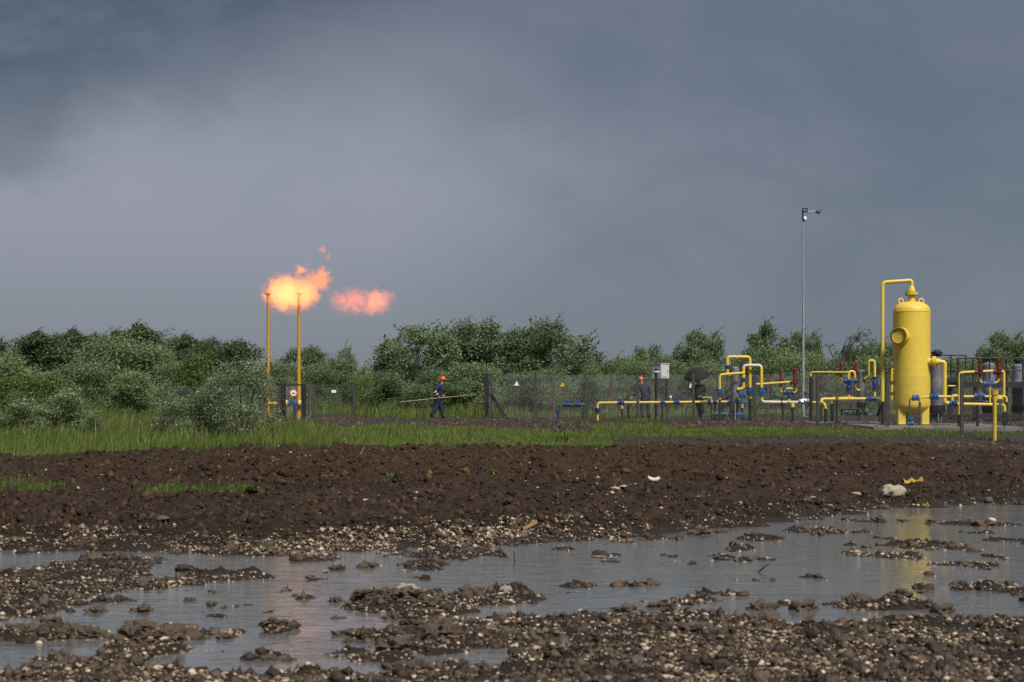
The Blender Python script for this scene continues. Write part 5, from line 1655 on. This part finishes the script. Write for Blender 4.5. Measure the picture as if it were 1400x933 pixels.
def leaves_np(centres, leaf, r, wind=.35, elong=1.9):
    """rhombic leaves at the given points"""
    n = len(centres)
    ax_ = r.normal(size=(n, 3)); ax_[:, 0] += wind * 2; ax_[:, 2] += .25
    ax_ /= np.linalg.norm(ax_, axis=1)[:, None]
    h = r.normal(size=(n, 3))
    nr = np.cross(ax_, h); nr /= np.linalg.norm(nr, axis=1)[:, None]
    nr[nr[:, 2] < 0] *= np.where(r.uniform(size=(nr[:, 2] < 0).sum()) < .62, -1, 1)[:, None]
    wd = np.cross(nr, ax_)
    L = leaf * np.exp(r.normal(0, .28, n))[:, None]
    W = L / elong
    c = centres
    v = np.stack([c - ax_ * L * .5, c + wd * W * .5 - ax_ * L * .05, c + ax_ * L * .5, c - wd * W * .5 - ax_ * L * .05], 1)
    return v.reshape(-1, 3), np.arange(n * 4).reshape(n, 4)
def crown_points(r, kind):
    """clump centres in a crown; unit box x,y in -.5...5, z 0..1"""
    out = []
    lobes = []
    if kind == 'tree':
        for i in range(34):
            z = r.uniform(.08, .86)
            wz = .42 * math.sqrt(max(1 - ((z - .42) / .52) ** 2, .05))
            a, q = r.uniform(0, 2 * math.pi), math.sqrt(r.uniform(0.05, 1)) * wz
            lobes.append((math.cos(a) * q, math.sin(a) * q, z, r.uniform(.085, .155)))
    elif kind == 'slim':
        for i in range(26):
            z = r.uniform(.05, .93)
            q = .34 * (1 - z * .72)
            a = r.uniform(0, 6.28)
            lobes.append((math.cos(a) * q * r.uniform(.2, 1), math.sin(a) * q * r.uniform(.2, 1), z, .17 * (1.15 - z * .75)))
    elif kind == 'shrub':
        for i in range(20):
            a, q = r.uniform(0, 2 * math.pi), math.sqrt(r.uniform(0, 1)) * .40
            z = r.uniform(.08, .80) * (1 - (q / .62) ** 2)
            lobes.append((math.cos(a) * q, math.sin(a) * q, z + .06, r.uniform(.10, .17)))
    elif kind == 'open':
        for i in range(11):
            a, q = r.uniform(0, 2 * math.pi), .18 + .24 * r.uniform()
            lobes.append((math.cos(a) * q, math.sin(a) * q, r.uniform(.60, .92) - q * .25, r.uniform(.075, .12)))
        for i in range(5):
            lobes.append((r.uniform(-.2, .2), r.uniform(-.2, .2), r.uniform(.88, .95), .07))
    elif kind == 'sparse':
        for i in range(26):
            z = r.uniform(.06, .96)
            a = r.uniform(0, 6.28); q = .32 * (1 - z * .55) * r.uniform(.2, 1)
            lobes.append((math.cos(a) * q + .35 * max(0, z - .6) ** 1.3, math.sin(a) * q, z, r.uniform(.045, .09) * (1.25 - .6 * z)))
    for (x, y, z, rr) in lobes:
        k_ = max(5, int((62 if kind == 'tree' else 80) * (rr / .15) ** 2))
        d = r.normal(size=(k_, 3)); d /= np.linalg.norm(d, axis=1)[:, None]
        q = rr * (.55 + .5 * r.uniform(size=k_)) [:, None]
        out.append(np.array([x, y, z]) + d * q * np.array([1, 1, .9]))
    # thin shoots that break the outline, bent by the wind
    sh = []
    for i in range({'tree': 26, 'slim': 16, 'shrub': 34, 'open': 12, 'sparse': 16}[kind]):
        x, y, z, rr = lobes[r.integers(len(lobes))]
        a, el = r.uniform(0, 6.28), r.uniform(.4, 1.5)
        d = np.array([math.cos(a) * math.cos(el), math.sin(a) * math.cos(el), math.sin(el)])
        L = r.uniform(.05, .13)
        for s_ in np.linspace(0, 1, 6):
            sh.append(np.array([x, y, z]) + d * (rr + L * s_) + np.array([.05 * s_ * s_, 0, 0]))
    out = np.concatenate(out); sh = np.array(sh)
    return out, sh, lobes
def plant_proto(seed, kind, W, H, leaf, per, mat, wind=.35, blossom=0.0, bark='bark', stems=1):
    r = np.random.default_rng(seed)
    cl, sh, lobes = crown_points(r, kind)
    # fill the intended width and height
    hi = np.percentile(cl[:, 2], 99); wd = np.percentile(np.abs(cl[:, :2]), 98.5)
    fz, fw = (.90 if kind == 'shrub' else .845) / hi, .48 / wd
    f3 = np.array([fw, fw, fz])
    cl, sh = cl * f3, sh * f3
    lobes = [(x * fw, y * fw, z * fz, rr) for x, y, z, rr in lobes]
    sc = np.array([W, W, H])
    sig = {'tree': .16, 'slim': .12, 'shrub': .14, 'open': .11, 'sparse': .09}[kind]
    pts = [np.repeat(cl * sc, per, 0) + r.normal(size=(len(cl) * per, 3)) * sig * np.array([1.15, 1, .75]),
           np.repeat(sh * sc, max(3, per // 3), 0) + r.normal(size=(len(sh) * max(3, per // 3), 3)) * .05]
    pts = np.concatenate(pts)
    pts = pts[pts[:, 2] > .03]
    # the wind leans the upper crown to the right
    pts[:, 0] += .06 * H * (pts[:, 2] / H) ** 2 * wind * 2
    V, Fc = leaves_np(pts, leaf, r, wind)
    crown = np_mesh('crown', V, Fc, M[mat])
    blo = None
    if blossom:
        tip_ = cl * sc * np.array([1.06, 1.06, 1.05])
        sel = r.uniform(size=len(tip_)) < blossom
        tip_ = tip_[sel]
        bp_ = np.repeat(tip_, 11, 0) + r.normal(size=(len(tip_) * 11, 3)) * np.array([.075, .075, .04])
        bp_[:, 0] += .06 * H * (bp_[:, 2] / H) ** 2 * wind * 2
        V, Fc = leaves_np(bp_[bp_[:, 2] > .1], leaf * .85, r, 0, 1.1)
        blo = np_mesh('blossom', V, Fc, M['blossom'])
    q = MB()
    if kind in ('tree', 'open', 'slim', 'sparse'):
        top = .72 if kind != 'open' else .5
        q.path([(0, 0, -.2), (.02 * W, 0, H * top * .5), (.05 * W, 0, H * top)], [.022 * H + .02, .017 * H, .006 * H], 8)
        org = lambda z: np.array([.03 * W, 0, min(z * .55, top * .9) * H])
    else:
        org = lambda z: np.array([0, 0, .0])
    for x, y, z, rr in (lobes[::3] if kind == 'shrub' else lobes):
        e = np.array([x, y, z]) * sc
        o_ = org(z)
        m_ = (o_ + e) / 2 + np.array([0, 0, .06 * H]) * (-1 if kind == 'open' else 1) + r.normal(size=3) * .03 * W
        q.path([tuple(o_), tuple(m_), tuple(e), tuple(e + (e - m_) * .35)], [.008 * H + .006, .006 * H + .004, .004 * H, .0015 * H + .002], 5, False)
    trunk = q.mesh('trunk'); trunk.materials.append(M[bark])
    return crown, trunk, blo, W, H
PRO = {
    'dark': [plant_proto(11, 'tree', 3.2, 5.4, .115, 16, 'leaf_dark', bark='bark_pale'), plant_proto(12, 'slim', 3.2, 5.4, .115, 18, 'leaf_dark', .5)],
    'big': [plant_proto(21, 'tree', 5.4, 5.8, .125, 20, 'leaf_big', .4), plant_proto(25, 'tree', 6.0, 6.0, .125, 23, 'leaf_big', .6), plant_proto(27, 'tree', 5.0, 6.0, .125, 20, 'leaf_big', .5)],
    'slim': [plant_proto(31, 'slim', 2.6, 6.0, .115, 16, 'leaf_big', .35)],
    'willow': [plant_proto(41, 'shrub', 4.2, 3.2, .086, 20, 'leaf_willow', .6), plant_proto(42, 'shrub', 4.2, 3.2, .086, 20, 'leaf_willow', .6), plant_proto(43, 'shrub', 4.2, 3.4, .084, 20, 'leaf_willow', .8)],
    'green': [plant_proto(51, 'shrub', 3.4, 3.0, .095, 15, 'leaf_green', .3), plant_proto(52, 'shrub', 3.4, 3.0, .095, 15, 'leaf_green', .3)],
    'haw': [plant_proto(61, 'shrub', 2.6, 2.2, .055, 12, 'leaf_haw', .3, .19, 'twig'), plant_proto(62, 'shrub', 2.6, 2.4, .05, 9, 'leaf_haw', .3, .22, 'twig'), plant_proto(63, 'shrub', 2.6, 2.2, .06, 12, 'leaf_haw', .3, .14, 'twig')],
    'open': [plant_proto(71, 'open', 3.2, 6.0, .11, 15, 'leaf_big', .4)],
    'sparse': [plant_proto(81, 'sparse', 3.6, 5.6, .10, 8, 'leaf_big', .7)],
}
def plant(kind, var, px, D, top, wpx, label, name=None, group=None, rz=0.0):
    crown, trunk, blo, W, H = PRO[kind][var % len(PRO[kind])]
    b_ = PG(px, D)
    h = EYE - (top - HORIZON) / FPX * D - b_.z
    cat = 'tree' if kind in ('dark', 'big', 'slim', 'open', 'sparse') else 'shrub'
    t_ = thing(name or {'dark': 'dark_tree', 'big': 'broadleaf_tree', 'slim': 'slender_tree', 'willow': 'willow_shrub', 'green': 'green_shrub', 'haw': 'blossoming_bush', 'open': 'open_tree', 'sparse': 'sparse_tree'}[kind], label, cat, b_, group)
    w_ = px2m(wpx, D)
    t_.scale = (w_ / W, w_ / W, h / H)
    t_.rotation_euler = (0, 0, rz)
    for nm, me in (('trunk', trunk), ('crown', crown), ('blossom', blo)):
        if me is None: continue
        o = bpy.data.objects.new(nm, me)
        C.objects.link(o)
        o.parent = t_
    return t_
PLANTS = [
    ('dark', 0, 14, 128, 449, 96, 'dark tree at the left edge of the far tree line'),
    ('dark', 1, 48, 124, 444, 81, 'dark tree with thin pale trunks, second in the far left line'),
    ('dark', 0, 66, 125, 444, 78, 'dense dark tree just right of the pale trunks at left'),
    ('dark', 1, 98, 127, 441, 71, 'dark pointed tree left of the broad silvery willow'),
    ('dark', 0, 120, 128, 444, 68, 'dark tree directly behind the broad silvery willow'),
    ('dark', 1, 160, 126, 444, 93, 'dark tree behind the right shoulder of the broad silvery willow'),
    ('dark', 1, 190, 123, 433, 96, 'tallest dark tree of the far left line, with a bent leader'),
    ('dark', 0, 226, 127, 448, 84, 'dark tree right of the tallest one in the far left line'),
    ('dark', 1, 256, 127, 449, 74, 'dark tree midway between the tallest left tree and the flare stacks'),
    ('dark', 0, 283, 125, 451, 78, 'dark rounded tree behind the round green bush at left'),
    ('dark', 0, 318, 123, 453, 90, 'last dark tree before the left flare stack'),
    ('willow', 0, 145, 106, 456, 125, 'broad silvery willow in the middle of the left thicket'),
    ('willow', 1, 215, 108, 470, 90, 'silvery willow right of the broad one in the left thicket'),
    ('willow', 2, 30, 96, 480, 120, 'grey green willow at the left edge, in front of the pale trunks'),
    ('willow', 0, 100, 90, 493, 100, 'low grey willow in front of the broad silvery one'),
    ('willow', 1, 190, 92, 506, 110, 'low rounded willow beyond the small clearing at left'),
    ('green', 0, 45, 74, 508, 110, 'fresh green shrub at far left, nearer than the willows'),
    ('green', 1, -5, 70, 515, 80, 'fresh green shrub cut off by the left edge'),
    ('green', 1, 272, 92, 479, 80, 'round fresh green bush left of the flare stacks'),
    ('willow', 2, 332, 88, 500, 80, 'willow behind the blossoming bush, left of the left flare stack'),
    ('willow', 1, 235, 98, 492, 80, 'willow left of the round green bush'),
    ('haw', 2, 93, 52, 530, 100, 'white blossoming bush near the left edge of the grass'),
    ('haw', 2, 30, 50, 545, 90, 'thin blossoming bush in the grass at far left'),
    ('haw', 0, 266, 47.5, 523, 104, 'white blossoming bush in the grass left of the flare stacks'),
    ('haw', 1, 333, 46.5, 489, 106, 'tall white blossoming bush with bare dark stems before the gate'),
    ('haw', 2, 130, 48, 562, 40, 'little blossoming bush beside the left clearing'),
    ('dark', 0, 414, 130, 463, 71, 'dark tree top right of the right flare stack'),
    ('willow', 0, 398, 100, 494, 90, 'willow between and behind the two flare stacks'),
    ('willow', 1, 456, 102, 487, 84, 'willow right of the flare stacks'),
    ('willow', 2, 484, 118, 473, 56, 'taller willow behind, between flare stacks and broad tree'),
    ('green', 0, 500, 96, 512, 50, 'small dark green bush at the left foot of the broad tree'),
    ('big', 0, 566, 102, 429, 118, 'broad leafy tree right of the drifting flame'),
    ('slim', 0, 628, 109, 427, 72, 'left one of two slender pointed trees at the centre'),
    ('slim', 0, 659, 108, 426, 70, 'right one of two slender pointed trees at the centre'),
    ('big', 1, 765, 104, 426, 128, 'dense windblown tree, right and taller half of the largest centre clump'),
    ('big', 2, 716, 107, 431, 96, 'dense tree forming the left half of the largest centre clump'),
    ('big', 0, 690, 112, 443, 70, 'tree squeezed between slender pair and largest centre tree'),
    ('willow', 0, 640, 94, 493, 84, 'silvery shrub behind the walking worker'),
    ('willow', 2, 545, 93, 505, 84, 'shrub at the foot of the broad tree left of the worker'),
    ('willow', 1, 715, 90, 506, 90, 'silvery shrub behind the white triangular plate'),
    ('dark', 1, 803, 90, 512, 44, 'small dark bush behind the left part of the fence'),
    ('willow', 2, 775, 96, 498, 90, 'silvery shrub behind the yellow warning sign'),
    ('willow', 0, 845, 102, 486, 84, 'silvery shrub right of the largest centre tree'),
    ('green', 1, 886, 106, 470, 66, 'yellowish green shrub above the pale grey cabinet'),
    ('willow', 1, 925, 100, 490, 84, 'silvery shrub between the cabinet and the umbrella'),
    ('big', 0, 955, 120, 438, 80, 'rounded tree standing above the umbrella'),
    ('willow', 2, 988, 99, 491, 84, 'silvery shrub behind the pale yellow loops, left side'),
    ('open', 0, 1049, 114, 426, 74, 'open crowned tree with visible forked trunk left of the mast'),
    ('big', 0, 1092, 118, 440, 66, 'tree crown right behind the lamp mast'),
    ('willow', 0, 1042, 102, 469, 108, 'broad silvery willow under the open crowned tree'),
    ('willow', 1, 1100, 99, 478, 96, 'silvery willow at the foot of the lamp mast'),
    ('sparse', 0, 1150, 110, 438, 92, 'sparse windbent tree between mast and yellow vessel'),
    ('willow', 2, 1158, 97, 487, 90, 'silvery shrub behind the blue tee valve'),
    ('green', 0, 1185, 112, 466, 60, 'dark green bush right of the sparse windbent tree'),
    ('willow', 0, 1217, 102, 464, 84, 'grey willow just left of the yellow vessel'),
    ('willow', 1, 1300, 99, 487, 100, 'silvery shrub behind the skid handrail'),
    ('big', 0, 1369, 108, 440, 78, 'light green tree near the right edge above the handrail'),
    ('willow', 2, 1345, 97, 499, 86, 'silvery shrub behind the red relief valves at right'),
    ('willow', 0, 1402, 98, 489, 84, 'silvery shrub cut off by the right edge'),
    ('willow', 0, 865, 97, 492, 70, 'silvery shrub directly behind the bending worker'),
    ('willow', 1, 905, 99, 483, 70, 'silvery shrub close behind the pale grey cabinet'),
    ('willow', 2, 957, 96, 494, 70, 'silvery shrub right behind the umbrella'),
    ('willow', 0, 1015, 97, 486, 80, 'silvery shrub behind the slim grey vessel at centre'),
    ('willow', 1, 1070, 96, 482, 80, 'silvery shrub behind the first pair of red valves'),
    ('willow', 2, 1128, 96, 486, 80, 'silvery shrub right of the lamp mast'),
    ('willow', 0, 1190, 96, 484, 80, 'silvery shrub behind the inverted U pipe'),
    ('willow', 1, 1325, 95, 494, 70, 'silvery shrub behind the left end of the handrail'),
    ('willow', 2, 820, 98, 492, 60, 'silvery shrub at the right foot of the centre clump'),
    ('willow', 0, 1378, 94, 497, 70, 'silvery shrub under the light green tree at right'),
    ('willow', 1, 745, 93, 503, 70, 'low shrub under the largest centre clump'),
    ('willow', 2, 600, 95, 500, 80, 'low shrub directly left of the walking worker'),
    ('willow', 0, 430, 97, 497, 70, 'low willow just right of the right flare stack'),
    ('willow', 1, 370, 97, 492, 70, 'low willow between the flare stacks'),
    ('willow', 1, 1255, 105, 480, 90, 'willow hidden mostly behind the yellow vessel'),
]
for i, (kind, var, px, D, top, wpx, label) in enumerate(PLANTS):
    plant(kind, var, px, D, top, wpx, label, rz=(i * 1.7) % .9 - .45)

# undergrowth that closes the tree line: one mass nobody could count
r = np.random.default_rng(99)
n = 5200
X = r.uniform(-44, 44, n); Y = r.uniform(104, 142, n)
hh = 2.2 + 1.2 * fbm(X * .16, Y * .1, 3, 8) + .8 * fbm(X * .6, Y * .5, 2, 9)
g0 = 1.3 + (Y - 44) * .0295
Z = g0 + hh.clip(.6) * r.uniform(.0, 1.0, n) ** .7
pts = np.repeat(np.stack([X, Y, Z], -1), 12, 0) + r.normal(size=(n * 12, 3)) * np.array([.35, .35, .22])
V, Fc = leaves_np(pts, .17, r, .5)
mesh_obj('undergrowth', np_mesh('undergrowth', V, Fc, M['leaf_willow']), label='dense low grey green undergrowth closing the gaps under the tree line', cat='undergrowth', kind='stuff')

# ------------------------------------------------------------------ grass
def blades(n, y0, y1, seed, hmean, wmean, name, mat, label, xmin=-1.05, xmax=1.05, thr=.35, pw=1.0, tuft=1):
    r = np.random.default_rng(seed)
    Y = r.uniform(y0 ** .5, y1 ** .5, n) ** 2 if pw != 1 else r.uniform(y0, y1, n)
    X = r.uniform(xmin, xmax, n) * (.2917 * Y + .5)
    if tuft > 1:
        X = np.repeat(X[::tuft], tuft)[:n] + r.normal(0, .06, n); Y = np.repeat(Y[::tuft], tuft)[:n] + r.normal(0, .06, n)
    z = ground(X, Y)[0]
    g = grass_mask(X, Y, z)
    keep = g > thr + .5 * r.uniform(0, 1, n)
    X, Y, z, g = X[keep], Y[keep], z[keep], g[keep]
    n = len(X)
    px = X / Y * FPX + 700
    py = HORIZON - (z - EYE) / Y * FPX
    hf = 1 - .66 * sstep(px, 690, 860) * sstep(py, 578, 586) - .58 * sstep(px, 395, 470) * (1 - sstep(px, 690, 860)) * sstep(py, 573, 577) - .45 * sstep(px, 660, 720) * (1 - sstep(py, 578, 586))
    h = hf * hmean * np.exp(r.normal(0, .33, n)) * (.55 + .45 * g) * (1 + 1.0 * fbm(X * .5, Y * .5, 2, 66)).clip(.4)
    w_ = wmean * np.exp(r.normal(0, .25, n))
    a = r.uniform(0, 6.28, n)
    dx, dy = np.cos(a) * w_ / 2, np.sin(a) * w_ / 2
    lx, ly = r.normal(.16, .22, n) * h, r.normal(0, .2, n) * h
    b0 = np.stack([X - dx, Y - dy, z - .03], -1); b1 = np.stack([X + dx, Y + dy, z - .03], -1)
    m1 = np.stack([X + dx * .8 + lx * .35, Y + dy * .8 + ly * .35, z + h * .6], -1); m0 = np.stack([X - dx * .8 + lx * .35, Y - dy * .8 + ly * .35, z + h * .6], -1)
    t1 = np.stack([X + lx + dx * .12, Y + ly + dy * .12, z + h], -1); t0 = np.stack([X + lx - dx * .12, Y + ly - dy * .12, z + h], -1)
    V = np.stack([b0, b1, m1, m0, t1, t0], 1).reshape(-1, 3)
    k_ = np.arange(n)[:, None] * 6
    Fc = np.concatenate([k_ + np.array([0, 1, 2, 3]), k_ + np.array([3, 2, 4, 5])])
    mesh_obj(name, np_mesh(name, V, Fc, M[mat]), label=label, cat='grass', kind='stuff')
blades(150000, 38, 64, 1, .23, .014, 'grass', 'grass', 'lush green grass between the soil bank and the fences')
blades(56000, 60, 140, 2, .34, .040, 'meadow_grass', 'grass', 'tall meadow grass in front of the thicket and in the yard', tuft=4)
blades(14000, 29.5, 33.5, 3, .13, .014, 'weed_strip', 'grass', 'thin strip of green weeds across the soil at left', -1.05, -.3, .2, tuft=3)
blades(16000, 40, 110, 4, .40, .03, 'dry_grass', 'grass_dry', 'pale dry stalks mixed into the green grass', tuft=2, thr=.45)
def tuft_of(px, py, n, s_, label):
    p_ = on_bank(px, py)
    r = np.random.default_rng(int(px))
    V, Fc = [], []
    for i in range(n):
        a, l_ = r.uniform(0, 6.28), r.uniform(.5, 1) * s_
        dr = np.array([math.cos(a) * .6, math.sin(a) * .6, r.uniform(.5, 1)])
        sd_ = np.array([-math.sin(a), math.cos(a), 0]) * .012
        o_ = np.array(p_) + r.normal(size=3) * np.array([.05, .05, 0])
        k0 = len(V)
        V += [o_ - sd_, o_ + sd_, o_ + dr * l_ * .6 + sd_ * 1.3, o_ + dr * l_ * .6 - sd_ * 1.3, o_ + dr * l_ + np.array([0, 0, -.2 * l_]) + sd_ * .2, o_ + dr * l_ + np.array([0, 0, -.2 * l_]) - sd_ * .2]
        Fc += [(k0, k0 + 1, k0 + 2, k0 + 3), (k0 + 3, k0 + 2, k0 + 4, k0 + 5)]
    mesh_obj('grass_tuft', np_mesh('grass_tuft', np.array(V), np.array(Fc), M['grass']), label=label, cat='plant', group='tufts on the soil')
for px, py, n, s_, lb in ((538, 656, 26, .20, 'single green tuft on the dark soil left of centre'), (674, 652, 40, .18, 'loose green tuft on the soil at the centre'),
                          (640, 652, 22, .12, 'thin green tuft left of the loose centre tuft'), (590, 648, 12, .10, 'tiny green tuft between two others at the centre'),
                          (345, 682, 40, .15, 'green tuft at the right end of the weed strip'), (318, 669, 24, .14, 'small tuft just above the weed strip end'),
                          (508, 662, 14, .10, 'tiny tuft on the soil below the dry stalk'), (770, 604, 60, .28, 'leafy tuft at the end of the grass strip')):
    tuft_of(px, py, n, s_, lb)
